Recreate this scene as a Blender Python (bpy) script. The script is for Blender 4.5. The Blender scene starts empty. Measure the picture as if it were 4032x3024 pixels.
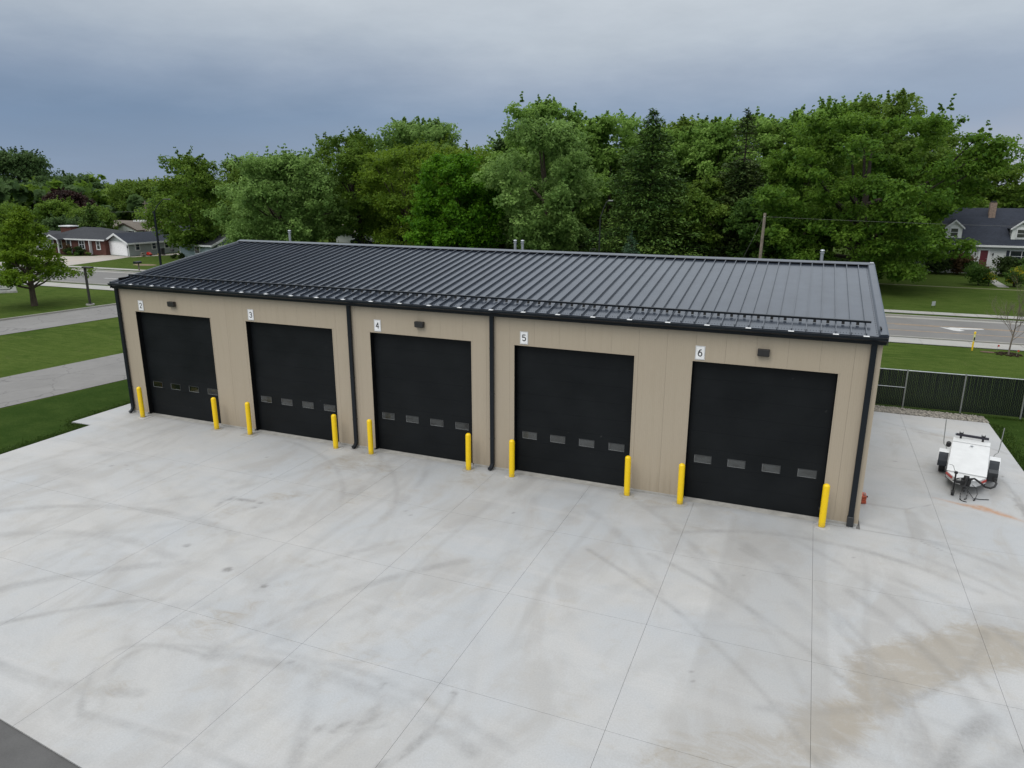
import bpy, bmesh, math, random
import numpy as np
from mathutils import Vector, Matrix
random.seed(7)
rng = np.random.default_rng(11)
SC = bpy.context.scene
COL = SC.collection
R = math.radians
# ------------------------------------------------------------------ camera
cam = bpy.data.objects.new('camera', bpy.data.cameras.new('camera'))
COL.objects.link(cam)
cam.location = (18.367, -22.849, 10.134)
yaw, pitch = 0.389, -0.2681
cam.rotation_mode = 'XYZ'
cam.rotation_euler = (math.pi/2 + pitch, -0.002, yaw)
cam.data.sensor_fit = 'HORIZONTAL'
cam.data.sensor_width = 36.0
cam.data.lens = 36.0*2826.9/4032.0
cam.data.clip_end = 4000
cam.data.clip_start = 0.1
SC.camera = cam
# ------------------------------------------------------------------ world, sun, exposure
SUN_EL, SUN_AZ = R(52), R(200)
world = bpy.data.worlds.new('World'); SC.world = world; world.use_nodes = True
def build_world():
    nt = world.node_tree; N = nt.nodes; L = nt.links; N.clear()
    out = N.new('ShaderNodeOutputWorld')
    sky = N.new('ShaderNodeTexSky'); sky.sky_type = 'NISHITA'; sky.sun_disc = False
    sky.sun_elevation = SUN_EL; sky.sun_rotation = SUN_AZ
    b1 = N.new('ShaderNodeBackground'); b1.inputs[1].default_value = 0.06
    L.new(sky.outputs[0], b1.inputs[0])
    tc = N.new('ShaderNodeTexCoord')
    sep = N.new('ShaderNodeSeparateXYZ'); L.new(tc.outputs['Generated'], sep.inputs[0])
    mp = N.new('ShaderNodeMapping'); mp.inputs['Scale'].default_value = (1, 1, 3.6)
    L.new(tc.outputs['Generated'], mp.inputs[0])
    n1 = N.new('ShaderNodeTexNoise'); n1.inputs['Scale'].default_value = 1.9; n1.inputs['Detail'].default_value = 6
    n1.inputs['Roughness'].default_value = .5; n1.inputs['Distortion'].default_value = .4
    L.new(mp.outputs[0], n1.inputs[0])
    n2 = N.new('ShaderNodeTexNoise'); n2.inputs['Scale'].default_value = 6.5; n2.inputs['Detail'].default_value = 8
    n2.inputs['Roughness'].default_value = .62
    L.new(mp.outputs[0], n2.inputs[0])
    def math_(op, a, b=None, c=None):
        m = N.new('ShaderNodeMath'); m.operation = op
        for i, v in enumerate((a, b, c)):
            if v is None: continue
            if isinstance(v, (int, float)): m.inputs[i].default_value = v
            else: L.new(v, m.inputs[i])
        return m.outputs[0]
    # elevation, wobbled by the noise so that the cloud banks have ragged edges
    w = math_('MULTIPLY_ADD', n1.outputs[0], .055, -.0275)
    z = math_('ADD', sep.outputs[2], w)
    w2 = math_('MULTIPLY_ADD', n2.outputs[0], .040, -.020)
    z = math_('ADD', z, w2)
    cr = N.new('ShaderNodeValToRGB'); L.new(z, cr.inputs[0])
    el = cr.color_ramp.elements
    stops = [(0.0, (.345, .405, .510)), (.035, (.325, .400, .520)), (.085, (.265, .352, .487)), (.135, (.355, .425, .535)),
             (.185, (.490, .550, .620)), (.25, (.60, .65, .70)), (.45, (.95, 1.01, 1.08)), (1.0, (1.72, 1.74, 1.76))]
    el[0].position, el[0].color = stops[0][0], (*stops[0][1], 1)
    el[1].position, el[1].color = stops[-1][0], (*stops[-1][1], 1)
    for p, c in stops[1:-1]:
        e = el.new(p); e.color = (*c, 1)
    # the darker rain cloud to the left
    dv = Vector((-.80, .60, .075)).normalized()
    vm = N.new('ShaderNodeVectorMath'); vm.operation = 'DISTANCE'; L.new(tc.outputs['Generated'], vm.inputs[0]); vm.inputs[1].default_value = dv
    sc_ = N.new('ShaderNodeVectorMath'); sc_.operation = 'MULTIPLY'; sc_.inputs[1].default_value = (1, 1, 3.4)
    sub = N.new('ShaderNodeVectorMath'); sub.operation = 'SUBTRACT'; L.new(tc.outputs['Generated'], sub.inputs[0]); sub.inputs[1].default_value = dv
    L.new(sub.outputs[0], sc_.inputs[0])
    ln = N.new('ShaderNodeVectorMath'); ln.operation = 'LENGTH'; L.new(sc_.outputs[0], ln.inputs[0])
    d = math_('ADD', ln.outputs['Value'], math_('MULTIPLY_ADD', n1.outputs[0], .5, -.25))
    mr = N.new('ShaderNodeMapRange'); mr.interpolation_type = 'SMOOTHSTEP'
    L.new(d, mr.inputs[0]); mr.inputs[1].default_value = .62; mr.inputs[2].default_value = .05; mr.inputs[3].default_value = 0; mr.inputs[4].default_value = .50
    mix = N.new('ShaderNodeMixRGB'); L.new(mr.outputs[0], mix.inputs[0]); L.new(cr.outputs[0], mix.inputs[1]); mix.inputs[2].default_value = (.125, .205, .335, 1)
    # the break in the cloud low on the right
    dr = Vector((.36, .93, .03)).normalized()
    sub2 = N.new('ShaderNodeVectorMath'); sub2.operation = 'SUBTRACT'; L.new(tc.outputs['Generated'], sub2.inputs[0]); sub2.inputs[1].default_value = dr
    sc2 = N.new('ShaderNodeVectorMath'); sc2.operation = 'MULTIPLY'; sc2.inputs[1].default_value = (1, 1, 4.5); L.new(sub2.outputs[0], sc2.inputs[0])
    ln2 = N.new('ShaderNodeVectorMath'); ln2.operation = 'LENGTH'; L.new(sc2.outputs[0], ln2.inputs[0])
    d2 = math_('ADD', ln2.outputs['Value'], math_('MULTIPLY_ADD', n2.outputs[0], .35, -.175))
    mr2 = N.new('ShaderNodeMapRange'); mr2.interpolation_type = 'SMOOTHSTEP'; L.new(d2, mr2.inputs[0])
    mr2.inputs[1].default_value = .50; mr2.inputs[2].default_value = .05; mr2.inputs[3].default_value = 0; mr2.inputs[4].default_value = .6
    mixr = N.new('ShaderNodeMixRGB'); L.new(mr2.outputs[0], mixr.inputs[0]); L.new(mix.outputs[0], mixr.inputs[1]); mixr.inputs[2].default_value = (.47, .49, .56, 1)
    mix = mixr
    # soft mottling
    mott = math_('MULTIPLY_ADD', n2.outputs[0], .20, .905)
    mm = N.new('ShaderNodeMixRGB'); mm.blend_type = 'MULTIPLY'; mm.inputs[0].default_value = 1
    L.new(mix.outputs[0], mm.inputs[1]); L.new(mott, mm.inputs[2])
    b2 = N.new('ShaderNodeBackground'); L.new(mm.outputs[0], b2.inputs[0]); b2.inputs[1].default_value = 1.0
    ms = N.new('ShaderNodeMixShader'); ms.inputs[0].default_value = .95
    L.new(b1.outputs[0], ms.inputs[1]); L.new(b2.outputs[0], ms.inputs[2]); L.new(ms.outputs[0], out.inputs[0])
build_world()
sl = bpy.data.lights.new('sun', 'SUN'); sl.energy = 1.25; sl.angle = R(30); sl.color = (1, .97, .92)
sun = bpy.data.objects.new('sun', sl); COL.objects.link(sun)
# sun_rotation 0 = +Y, increasing clockwise seen from above
sd = Vector((math.sin(SUN_AZ)*math.cos(SUN_EL), math.cos(SUN_AZ)*math.cos(SUN_EL), math.sin(SUN_EL)))
sun.rotation_euler = sd.to_track_quat('Z', 'Y').to_euler()
SC.view_settings.view_transform = 'Standard'
SC.view_settings.look = 'None'
SC.view_settings.exposure = 0.0
SC.view_settings.gamma = 1.0
SC.view_settings.use_curve_mapping = False
SC.cycles.max_bounces = 6
SC.cycles.diffuse_bounces = 4
SC.cycles.glossy_bounces = 3
SC.cycles.transmission_bounces = 4
SC.cycles.transparent_max_bounces = 4
# ------------------------------------------------------------------ materials
def srgb(r, g, b):
    f = lambda c: (c/255/12.92) if c/255 <= .04045 else ((c/255+.055)/1.055)**2.4
    return (f(r), f(g), f(b))
class NT:
    def __init__(s, name):
        s.m = bpy.data.materials.new(name); s.m.use_nodes = True
        s.N = s.m.node_tree.nodes; s.L = s.m.node_tree.links
        s.b = s.N['Principled BSDF']
    def n(s, t, **k):
        x = s.N.new(t)
        for a, v in k.items(): setattr(x, a, v)
        return x
    def set(s, sock, v):
        if isinstance(v, bpy.types.NodeSocket): s.L.new(v, sock)
        elif isinstance(v, (tuple, list)) and len(v) == 3 and sock.type == 'RGBA': sock.default_value = (*v, 1)
        else: sock.default_value = v
    def noise(s, scale, detail=4, rough=.5, vec=None, dist=0):
        x = s.n('ShaderNodeTexNoise'); x.inputs['Scale'].default_value = scale; x.inputs['Detail'].default_value = detail
        x.inputs['Roughness'].default_value = rough; x.inputs['Distortion'].default_value = dist
        s.L.new(vec if vec is not None else s.pos(), x.inputs['Vector']); return x.outputs[0]
    def pos(s):
        if not hasattr(s, '_p'): s._p = s.n('ShaderNodeNewGeometry').outputs['Position']
        return s._p
    def obj(s):
        if not hasattr(s, '_o'): s._o = s.n('ShaderNodeTexCoord').outputs['Object']
        return s._o
    def map(s, vec, scale=(1,1,1), rot=(0,0,0), loc=(0,0,0)):
        x = s.n('ShaderNodeMapping'); s.L.new(vec, x.inputs[0]); x.inputs['Scale'].default_value = scale
        x.inputs['Rotation'].default_value = rot; x.inputs['Location'].default_value = loc; return x.outputs[0]
    def rng(s, v, a, b, c=0, d=1, smooth=False):
        x = s.n('ShaderNodeMapRange')
        if smooth: x.interpolation_type = 'SMOOTHSTEP'
        s.L.new(v, x.inputs[0])
        for i, q in enumerate((a, b, c, d)): x.inputs[i+1].default_value = q
        return x.outputs[0]
    def mix(s, f, a, b, mode='MIX'):
        x = s.n('ShaderNodeMixRGB', blend_type=mode); s.set(x.inputs[0], f); s.set(x.inputs[1], a); s.set(x.inputs[2], b); return x.outputs[0]
    def math(s, op, a, b=0.0):
        x = s.n('ShaderNodeMath', operation=op); s.set(x.inputs[0], a); s.set(x.inputs[1], b); return x.outputs[0]
    def attr(s, name):
        return s.n('ShaderNodeAttribute', attribute_name=name)
    def bump(s, h, strength=.3, dist=.02):
        x = s.n('ShaderNodeBump'); x.inputs['Strength'].default_value = strength; x.inputs['Distance'].default_value = dist
        s.L.new(h, x.inputs['Height']); s.L.new(x.outputs[0], s.b.inputs['Normal'])
    def out(s, col=None, rough=None, metal=None, spec=None, coat=None):
        if col is not None: s.set(s.b.inputs['Base Color'], col)
        if rough is not None: s.set(s.b.inputs['Roughness'], rough)
        if metal is not None: s.set(s.b.inputs['Metallic'], metal)
        if spec is not None: s.set(s.b.inputs['Specular IOR Level'], spec)
        return s.m
_mc = {}
def simple(name, col, rough=.6, metal=0, var=.12, scale=6, spec=.5, bump=0):
    if name in _mc: return _mc[name]
    t = NT(name)
    n = t.noise(scale, 5, .6, vec=t.obj())
    k = t.rng(n, .3, .7, 1-var, 1+var)
    c = t.mix(1.0, col, t.n('ShaderNodeCombineXYZ').outputs[0], 'MULTIPLY') if False else None
    x = t.n('ShaderNodeVectorMath', operation='SCALE'); x.inputs[0].default_value = col; t.L.new(k, x.inputs['Scale'])
    t.L.new(x.outputs[0], t.b.inputs['Base Color'])
    t.out(None, rough, metal, spec)
    if bump: t.bump(t.noise(scale*8, 4, .6, vec=t.obj()), bump, .01)
    _mc[name] = t.m
    return t.m
def m_concrete(name='concrete', base=(.428,.423,.412), attr=True):
    t = NT(name)
    p = t.pos()
    big = t.noise(.22, 5, .6, dist=.6)
    streak = t.noise(1.0, 6, .62, vec=t.map(p, (.60,.26,1), (0,0,R(12))), dist=.8)
    streak2 = t.noise(1.0, 5, .6, vec=t.map(p, (.22,.7,1), (0,0,R(-20))), dist=.6)
    mid = t.noise(1.3, 7, .65)
    fine = t.noise(26, 6, .7)
    c = t.mix(t.rng(big, .38, .62, 0, 1), base, tuple(a*b for a, b in zip(base, (.93,.975,1.035))))
    c = t.mix(t.rng(streak, .47, .66, 0, .75, True), c, tuple(a*b for a, b in zip(base, (.83,.82,.81)))); c = t.mix(t.rng(t.noise(.55, 7, .7, dist=1.0), .50, .70, 0, .5, True), c, tuple(a*b for a, b in zip(base, (.82,.83,.85))))
    c = t.mix(t.rng(streak2, .50, .70, 0, .5, True), c, tuple(a*b for a, b in zip(base, (1.10,1.10,1.11))))
    c = t.mix(t.rng(mid, .54, .78, 0, .5, True), c, tuple(a*b for a, b in zip(base, (.86,.80,.70))))
    c = t.mix(t.rng(mid, .22, .42, .45, 0, True), c, tuple(a*b for a, b in zip(base, (.80,.86,.93))))
    if attr:
        a = t.attr('stain'); sp = t.n('ShaderNodeSeparateColor'); t.L.new(a.outputs['Color'], sp.inputs[0])
        nb = t.noise(1.0, 8, .76, vec=t.map(p, (1.3,2.1,1), (0,0,R(-38))), dist=1.1)
        fb = t.math('MULTIPLY', t.rng(t.math('ADD', sp.outputs[0], t.rng(nb, 0, 1, -1.05, 1.05)), .16, 1.0, 0, 1, True), .60)
        c = t.mix(fb, c, (.255,.208,.138))
        nd = t.noise(9, 6, .7)
        fd = t.math('MULTIPLY', t.math('MULTIPLY', sp.outputs[1], t.rng(nd, .30, .62, .5, 1)), t.rng(t.noise(.9, 4, .6), .36, .60, .35, 1.15))
        c = t.mix(t.math('MULTIPLY', fd, .8), c, (.13,.125,.12))
        c = t.mix(t.math('MULTIPLY', sp.outputs[2], .5), c, (.27,.265,.255))
        ru = t.attr('rust'); c = t.mix(t.math('MULTIPLY', ru.outputs['Fac'], t.rng(t.noise(4,6,.7), .25, .6, .2, 1)), c, (.42,.20,.075))
    sp_ = t.noise(60, 3, .5)
    c = t.mix(t.rng(fine, .3, .7, 0, .34), c, (.22,.22,.21))
    c = t.mix(t.rng(sp_, .66, .74, 0, .4), c, (.12,.11,.1))
    t.out(c, t.rng(mid, .3, .7, .62, .85), spec=.35)
    t.bump(fine, .25, .004)
    return t.m
def m_asphalt(name, base, patch=.2, crack=True):
    t = NT(name)
    big = t.noise(.35, 6, .6, dist=.5); fine = t.noise(30, 5, .75); mid = t.noise(2.5, 7, .7)
    c = t.mix(t.rng(big, .35, .65), tuple(v*(1-patch) for v in base), tuple(v*(1+patch*.6) for v in base))
    c = t.mix(t.rng(mid, .45, .75, 0, .4), c, tuple(v*.68 for v in base))
    c = t.mix(t.rng(fine, .35, .65, 0, .35), c, tuple(v*1.45 for v in base))
    if crack:
        vo = t.n('ShaderNodeTexVoronoi', feature='DISTANCE_TO_EDGE'); vo.inputs['Scale'].default_value = .33
        wv = t.n('ShaderNodeVectorMath', operation='ADD'); t.L.new(t.pos(), wv.inputs[0])
        nn = t.n('ShaderNodeTexNoise'); nn.inputs['Scale'].default_value = 1.2; nn.inputs['Detail'].default_value = 6; t.L.new(t.pos(), nn.inputs[0]); t.L.new(nn.outputs['Color'], wv.inputs[1])
        t.L.new(wv.outputs[0], vo.inputs['Vector'])
        c = t.mix(t.rng(vo.outputs['Distance'], .004, .014, .42, 0), c, tuple(v*.35 for v in base))
    t.out(c, .85, spec=.3); t.bump(fine, .4, .006)
    return t.m
def m_grass(name='grass'):
    t = NT(name)
    big = t.noise(.09, 5, .6, dist=.8); mid = t.noise(.8, 7, .7, dist=.3)
    fine = t.noise(1.0, 6, .75, vec=t.map(t.pos(), (14,14,14)))
    st = t.noise(1.0, 5, .65, vec=t.map(t.pos(), (.35,2.4,1), (0,0,R(14))), dist=.4)
    c = t.mix(t.rng(big, .35, .65), (.050,.080,.016), (.076,.110,.024))
    c = t.mix(t.rng(st, .44, .62, 0, .75, True), c, (.086,.118,.028)); c = t.mix(t.rng(t.noise(1.0, 6, .7, vec=t.map(t.pos(), (.9,5.5,1), (0,0,R(9))), dist=.5), .5, .68, 0, .55, True), c, (.022,.046,.006))
    c = t.mix(t.rng(mid, .50, .72, 0, .55, True), c, (.024,.050,.007))
    vo = t.noise(.5, 8, .8, dist=1.2)
    c = t.mix(t.rng(vo, .56, .70, 0, .6, True), c, (.105,.115,.042))
    c = t.mix(t.rng(fine, .38, .62, 0, .55), c, (.018,.040,.005))
    # the strip by the building was sown later: deep even green
    a = t.attr('deep')
    c = t.mix(a.outputs['Fac'], c, t.mix(t.rng(fine, .38, .62, 0, .6), t.mix(t.rng(mid, .4, .7), (.027,.052,.010), (.044,.072,.016)), (.016,.034,.006)))
    t.out(c, 1.0, spec=.02); t.bump(fine, .8, .05)
    return t.m
def m_leaf(name, dark, light, trans=.44):
    t = NT(name)
    a = t.attr('tint')
    n = t.noise(.35, 4, .6)
    f = t.math('ADD', a.outputs['Fac'], t.rng(n, .3, .7, -.25, .25))
    c = t.mix(t.rng(f, 0, 1), dark, light)
    t.out(c, .6, spec=.16)
    tr = t.n('ShaderNodeBsdfTranslucent'); t.L.new(t.mix(.5, c, tuple(v*1.3 for v in light)), tr.inputs[0])
    ms = t.n('ShaderNodeMixShader'); ms.inputs[0].default_value = trans
    t.L.new(t.b.outputs[0], ms.inputs[1]); t.L.new(tr.outputs[0], ms.inputs[2])
    t.L.new(ms.outputs[0], t.N['Material Output'].inputs[0])
    return t.m
def m_brick():
    t = NT('red_brick')
    x = t.n('ShaderNodeTexBrick'); t.L.new(t.map(t.obj(), (1,1,1), (R(90),0,0)), x.inputs['Vector'])
    x.inputs['Scale'].default_value = 3.2; x.inputs['Color1'].default_value = (.088,.036,.028,1); x.inputs['Color2'].default_value = (.115,.046,.035,1)
    x.inputs['Mortar'].default_value = (.14,.10,.085,1); x.inputs['Mortar Size'].default_value = .01
    t.out(t.mix(t.rng(t.noise(1.5,5,.6), .3,.7,0,.4), x.outputs[0], (.07,.028,.022)), .9, spec=.2); return t.m
def m_shingle(name, col):
    t = NT(name)
    x = t.n('ShaderNodeTexBrick'); t.L.new(t.obj(), x.inputs['Vector']); x.inputs['Scale'].default_value = 2.2
    x.inputs['Color1'].default_value = (*col,1); x.inputs['Color2'].default_value = (*(v*1.35 for v in col),1); x.inputs['Mortar'].default_value = (*(v*.55 for v in col),1)
    x.inputs['Mortar Size'].default_value = .012
    n = t.noise(.7, 6, .7, vec=t.map(t.pos(), (1,1,2.5)))
    t.out(t.mix(t.rng(n,.35,.7,0,.6), x.outputs[0], tuple(v*1.7 for v in col)), .9, spec=.2); return t.m
def m_siding(name, col, pitch=.12):
    t = NT(name)
    w = t.n('ShaderNodeTexWave', wave_type='BANDS', bands_direction='Z', wave_profile='SAW'); t.L.new(t.pos(), w.inputs[0]); w.inputs['Scale'].default_value = .314/pitch/1.0
    c = t.mix(t.rng(w.outputs[0], 0, .12, .35, 0), col, tuple(v*.5 for v in col))
    c = t.mix(t.rng(t.noise(.8,5,.6), .4,.7,0,.2), c, tuple(v*.8 for v in col))
    t.out(c, .6, spec=.3); t.bump(w.outputs[0], .4, .02); return t.m
def m_wallpanel():
    t = NT('tan_metal_panel')
    b = (.392,.330,.250)
    sx = t.n('ShaderNodeSeparateXYZ'); t.L.new(t.pos(), sx.inputs[0])
    w = t.n('ShaderNodeTexWave', wave_type='BANDS', bands_direction='X', wave_profile='SIN'); t.L.new(t.pos(), w.inputs[0]); w.inputs['Scale'].default_value = 5.0
    runs = t.noise(1.0, 6, .65, vec=t.map(t.pos(), (7,7,.35)))
    blot = t.noise(.6, 5, .6); scuff = t.noise(1.0, 7, .72, vec=t.map(t.pos(), (2.2,2.2,1.1)))
    low = t.rng(sx.outputs[2], 0, 1.1, 1, 0, True)
    c = t.mix(t.rng(runs, .48, .75, 0, .28), b, (.30,.25,.175))
    c = t.mix(t.rng(blot, .4, .7, 0, .25), c, (.42,.365,.275))
    c = t.mix(t.math('MULTIPLY', low, t.rng(runs, .3, .7, .05, .5)), c, (.22,.175,.12))
    c = t.mix(t.rng(scuff, .62, .72, 0, .3, True), c, (.27,.22,.155))
    oi = t.n('ShaderNodeObjectInfo').outputs['Random']
    c = t.mix(t.rng(oi, 0, 1, 0, .12), c, (.32,.27,.195))
    t.out(c, .5, spec=.4); t.bump(t.math('ADD', w.outputs[0], t.noise(3,3,.5)), .12, .01); return t.m
def m_roof():
    t = NT('charcoal_roof_metal')
    n = t.noise(1.0, 6, .6, vec=t.map(t.pos(), (3,.4,1))); f = t.noise(1.2, 6, .7)
    c = t.mix(t.rng(n, .35, .7), (.018,.023,.033), (.026,.033,.046))
    c = t.mix(t.rng(t.noise(14,3,.5), .79, .83, 0, .3), c, (.3,.3,.3))
    t.out(c, t.rng(f, .3, .7, .28, .36), metal=.0, spec=.34); t.b.inputs['Coat Weight'].default_value = .44; t.b.inputs['Coat Roughness'].default_value = .14; t.b.inputs['Coat Tint'].default_value = (.86, .93, 1, 1)
    t.bump(t.noise(1.0, 3, .5, vec=t.map(t.pos(), (1.6,.5,1))), .03, .03); return t.m
M = dict(
    black=simple('black_trim', (.007,.010,.014), .34, 0, .1, 2, .3),
    door=None, jamb=simple('black_jamb', (.005,.0055,.006), .55, 0, .1, 3, .15),
    white=simple('white_paint', (.60,.61,.61), .5, 0, .06, 3),
    yellow=None,
    galv=simple('galvanised_steel', (.40,.42,.44), .42, .6, .15, 4),
    galvp=simple('grey_steel_pole', (.26,.27,.26), .6, .2, .2, 4),
    foot=simple('foundation_concrete', (.33,.32,.295), .85, 0, .2, 3, .3, .2),
    pad=simple('light_grout', (.40,.395,.385), .85, 0, .22, 5, .3, .3),
    rubber=simple('black_rubber', (.014,.014,.015), .75),
    iron=simple('black_iron', (.018,.018,.019), .5, .2, .2, 8),
    grip=simple('black_grip', (.02,.024,.03), .8),
    red=simple('red_reflector', (.45,.03,.02), .3),
    orange=simple('orange_plastic', (.42,.075,.03), .5, 0, .3, 9),
    wood=simple('weathered_wood', (.17,.145,.115), .9, 0, .3, 3),
    bark=simple('bark', (.075,.060,.045), .95, 0, .35, 2, .2, .5),
    dbark=simple('dark_bark', (.035,.029,.024), .95, 0, .35, 2, .2, .5),
    gbark=simple('grey_twig_bark', (.16,.135,.11), .95, 0, .25, 2, .2),
    glass=simple('dark_window_glass', (.02,.026,.032), .08, 0, .1, 1, .6),
    pane=None,
    dark=simple('charcoal_plastic', (.022,.024,.026), .5),
    maroon=simple('maroon_door_paint', (.10,.012,.02), .5),
    navy=simple('navy_shutter_paint', (.012,.018,.035), .55),
    mulch=simple('dark_mulch', (.035,.024,.016), .95, 0, .4, 9, .1, .6),
    stone=simple('gravel_stone', (.34,.31,.27), .85, 0, .35, 5, .3),
    paintw=simple('road_paint_white', (.47,.47,.46), .7, 0, .15, 3),
    painty=simple('road_paint_yellow', (.33,.215,.11), .75, 0, .25, 3),
)
t = NT('door_black_steel'); n = t.noise(.7, 5, .6); n2 = t.noise(5, 3, .5)
c = t.mix(t.rng(n, .35, .7), (.0050,.0062,.0072), (.0085,.0100,.0112)); c = t.mix(t.rng(n2, .73, .79, 0, .35), c, (.16,.16,.15))
M['door'] = t.out(c, t.rng(n, .3, .7, .42, .58), spec=.18)
t = NT('bollard_yellow'); n = t.noise(9, 5, .6); zz_ = t.n('ShaderNodeSeparateXYZ'); t.L.new(t.pos(), zz_.inputs[0]); cc_ = t.mix(t.rng(n, .4, .75, 0, .35), (.86,.57,.003), (.74,.46,.006)); cc_ = t.mix(t.math('MULTIPLY', t.rng(zz_.outputs[2], .0, .22, .8, 0, True), t.rng(t.noise(14,5,.7), .35, .65)), cc_, (.24,.18,.08)); cc_ = t.mix(t.rng(t.noise(4,7,.75,vec=t.map(t.pos(),(2,2,1))), .66, .70, 0, .5), cc_, (.42,.28,.05)); M['yellow'] = t.out(cc_, .38, spec=.45)
t = NT('smoky_pane'); n = t.noise(2.2, 4, .6); M['pane'] = t.out(t.mix(t.rng(n, .35, .7), (.060,.064,.064), (.035,.036,.034)), .12, spec=.7)
M['concrete'] = m_concrete()
M['walk'] = m_concrete('sidewalk_concrete', (.34,.328,.30), False)
M['kerb'] = m_concrete('kerb_concrete', (.30,.285,.25), False)
M['drive'] = m_concrete('driveway_concrete', (.40,.35,.30), False)
M['path'] = m_asphalt('path_asphalt', (.178,.174,.168), .12)
M['road'] = m_asphalt('road_asphalt', (.150,.147,.142), .12, False)
M['asph'] = m_asphalt('dark_asphalt', (.085,.084,.083), .25)
M['grass'] = m_grass()
M['brick'] = m_brick()
M['wall'] = m_wallpanel(); M['roof'] = m_roof()
M['sh_grey'] = m_shingle('charcoal_shingles', (.028,.030,.034)); M['sh_blue'] = m_shingle('blue_grey_shingles', (.022,.026,.036)); M['sh_taupe'] = m_shingle('taupe_shingles', (.105,.092,.078))
M['sd_grey'] = m_siding('grey_siding', (.32,.35,.345)); M['sd_white'] = m_siding('white_siding', (.62,.64,.62), .16); M['sd_blue'] = m_siding('blue_siding', (.27,.34,.36)); M['sd_pale'] = m_siding('pale_grey_siding', (.32,.33,.33))
# ------------------------------------------------------------------ mesh helpers
class MB:
    def __init__(s): s.v = []; s.f = []
    def add(s, vs, fs):
        o = len(s.v); s.v += [tuple(v) for v in vs]; s.f += [tuple(i+o for i in f) for f in fs]; return s
    def box(s, a, b):
        x0,y0,z0 = a; x1,y1,z1 = b
        return s.add([(x0,y0,z0),(x1,y0,z0),(x1,y1,z0),(x0,y1,z0),(x0,y0,z1),(x1,y0,z1),(x1,y1,z1),(x0,y1,z1)],
                     [(0,3,2,1),(4,5,6,7),(0,1,5,4),(1,2,6,5),(2,3,7,6),(3,0,4,7)])
    def obox(s, c, half, rot):
        m = rot.to_matrix() if not isinstance(rot, Matrix) else rot
        vs = [Vector(c) + m @ Vector((i*half[0], j*half[1], k*half[2])) for k in (-1,1) for j, i in ((-1,-1),(-1,1),(1,1),(1,-1))]
        return s.add(vs, [(0,3,2,1),(4,5,6,7),(0,1,5,4),(1,2,6,5),(2,3,7,6),(3,0,4,7)])
    def cyl(s, p0, p1, r0, r1=None, n=12, caps=True, dome=0):
        r1 = r0 if r1 is None else r1
        p0, p1 = Vector(p0), Vector(p1); d = (p1-p0).normalized()
        u = d.orthogonal().normalized(); w = d.cross(u)
        rings = [(p0, r0), (p1, r1)]
        if dome:
            for k in range(1, 5):
                a = k/5*math.pi/2; rings.append((p1 + d*dome*math.sin(a), r1*math.cos(a)))
        o = len(s.v)
        for p, r in rings:
            for i in range(n):
                a = 2*math.pi*i/n; s.v.append(tuple(p + (u*math.cos(a)+w*math.sin(a))*r))
        for k in range(len(rings)-1):
            for i in range(n):
                j = (i+1) % n; s.f.append((o+k*n+i, o+k*n+j, o+(k+1)*n+j, o+(k+1)*n+i))
        if caps:
            s.f.append(tuple(o+i for i in range(n))[::-1]); s.f.append(tuple(o+(len(rings)-1)*n+i for i in range(n)))
        return s
    def tube(s, pts, r, n=8):
        pts = [Vector(p) for p in pts]; rs = r if isinstance(r, (list, tuple)) else [r]*len(pts)
        o = len(s.v); u = None
        for k, p in enumerate(pts):
            d = (pts[min(k+1, len(pts)-1)] - pts[max(k-1, 0)]).normalized()
            if u is None: u = d.orthogonal().normalized()
            u = (u - d*u.dot(d)).normalized(); w = d.cross(u)
            for i in range(n):
                a = 2*math.pi*i/n; s.v.append(tuple(p + (u*math.cos(a)+w*math.sin(a))*rs[k]))
        for k in range(len(pts)-1):
            for i in range(n):
                j = (i+1) % n; s.f.append((o+k*n+i, o+k*n+j, o+(k+1)*n+j, o+(k+1)*n+i))
        s.f.append(tuple(o+i for i in range(n))[::-1]); s.f.append(tuple(o+(len(pts)-1)*n+i for i in range(n)))
        return s
    def prism(s, prof, a0, a1, axis='x'):
        """profile of (p, q) pairs swept from a0 to a1 along an axis"""
        n = len(prof); mk = {'x': lambda a,p,q: (a,p,q), 'y': lambda a,p,q: (p,a,q), 'z': lambda a,p,q: (p,q,a)}[axis]
        vs = [mk(a0,p,q) for p,q in prof] + [mk(a1,p,q) for p,q in prof]
        return s.add(vs, [tuple(range(n))[::-1], tuple(range(n, 2*n))] + [(i, (i+1)%n, n+(i+1)%n, n+i) for i in range(n)])
    def mesh(s, name, mat=None, smooth=False, bevel=0, seg=2):
        me = bpy.data.meshes.new(name); me.from_pydata(s.v, [], s.f)
        bm = bmesh.new(); bm.from_mesh(me)
        bmesh.ops.recalc_face_normals(bm, faces=bm.faces)
        if bevel: bmesh.ops.bevel(bm, geom=list(bm.edges), offset=bevel, segments=seg, affect='EDGES', clamp_overlap=True, profile=.6)
        bm.to_mesh(me); bm.free()
        if mat: me.materials.append(mat)
        if smooth:
            me.polygons.foreach_set('use_smooth', [True]*len(me.polygons))
            try: me.set_sharp_from_angle(angle=R(38))
            except Exception: pass
        me.update(); return me
    def build(s, name, mat, parent=None, loc=None, **k):
        return link(name, s.mesh(name, mat, **k), parent, loc)
def link(name, me, parent=None, loc=None, rz=0):
    o = bpy.data.objects.new(name, me); COL.objects.link(o)
    if parent: o.parent = parent
    if loc: o.location = loc
    if rz: o.rotation_euler = (0,0,rz)
    return o
def tag(o, label, cat, group=None, kind=None):
    o['label'] = label; o['category'] = cat
    if group: o['group'] = group
    if kind: o['kind'] = kind
    return o
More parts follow.
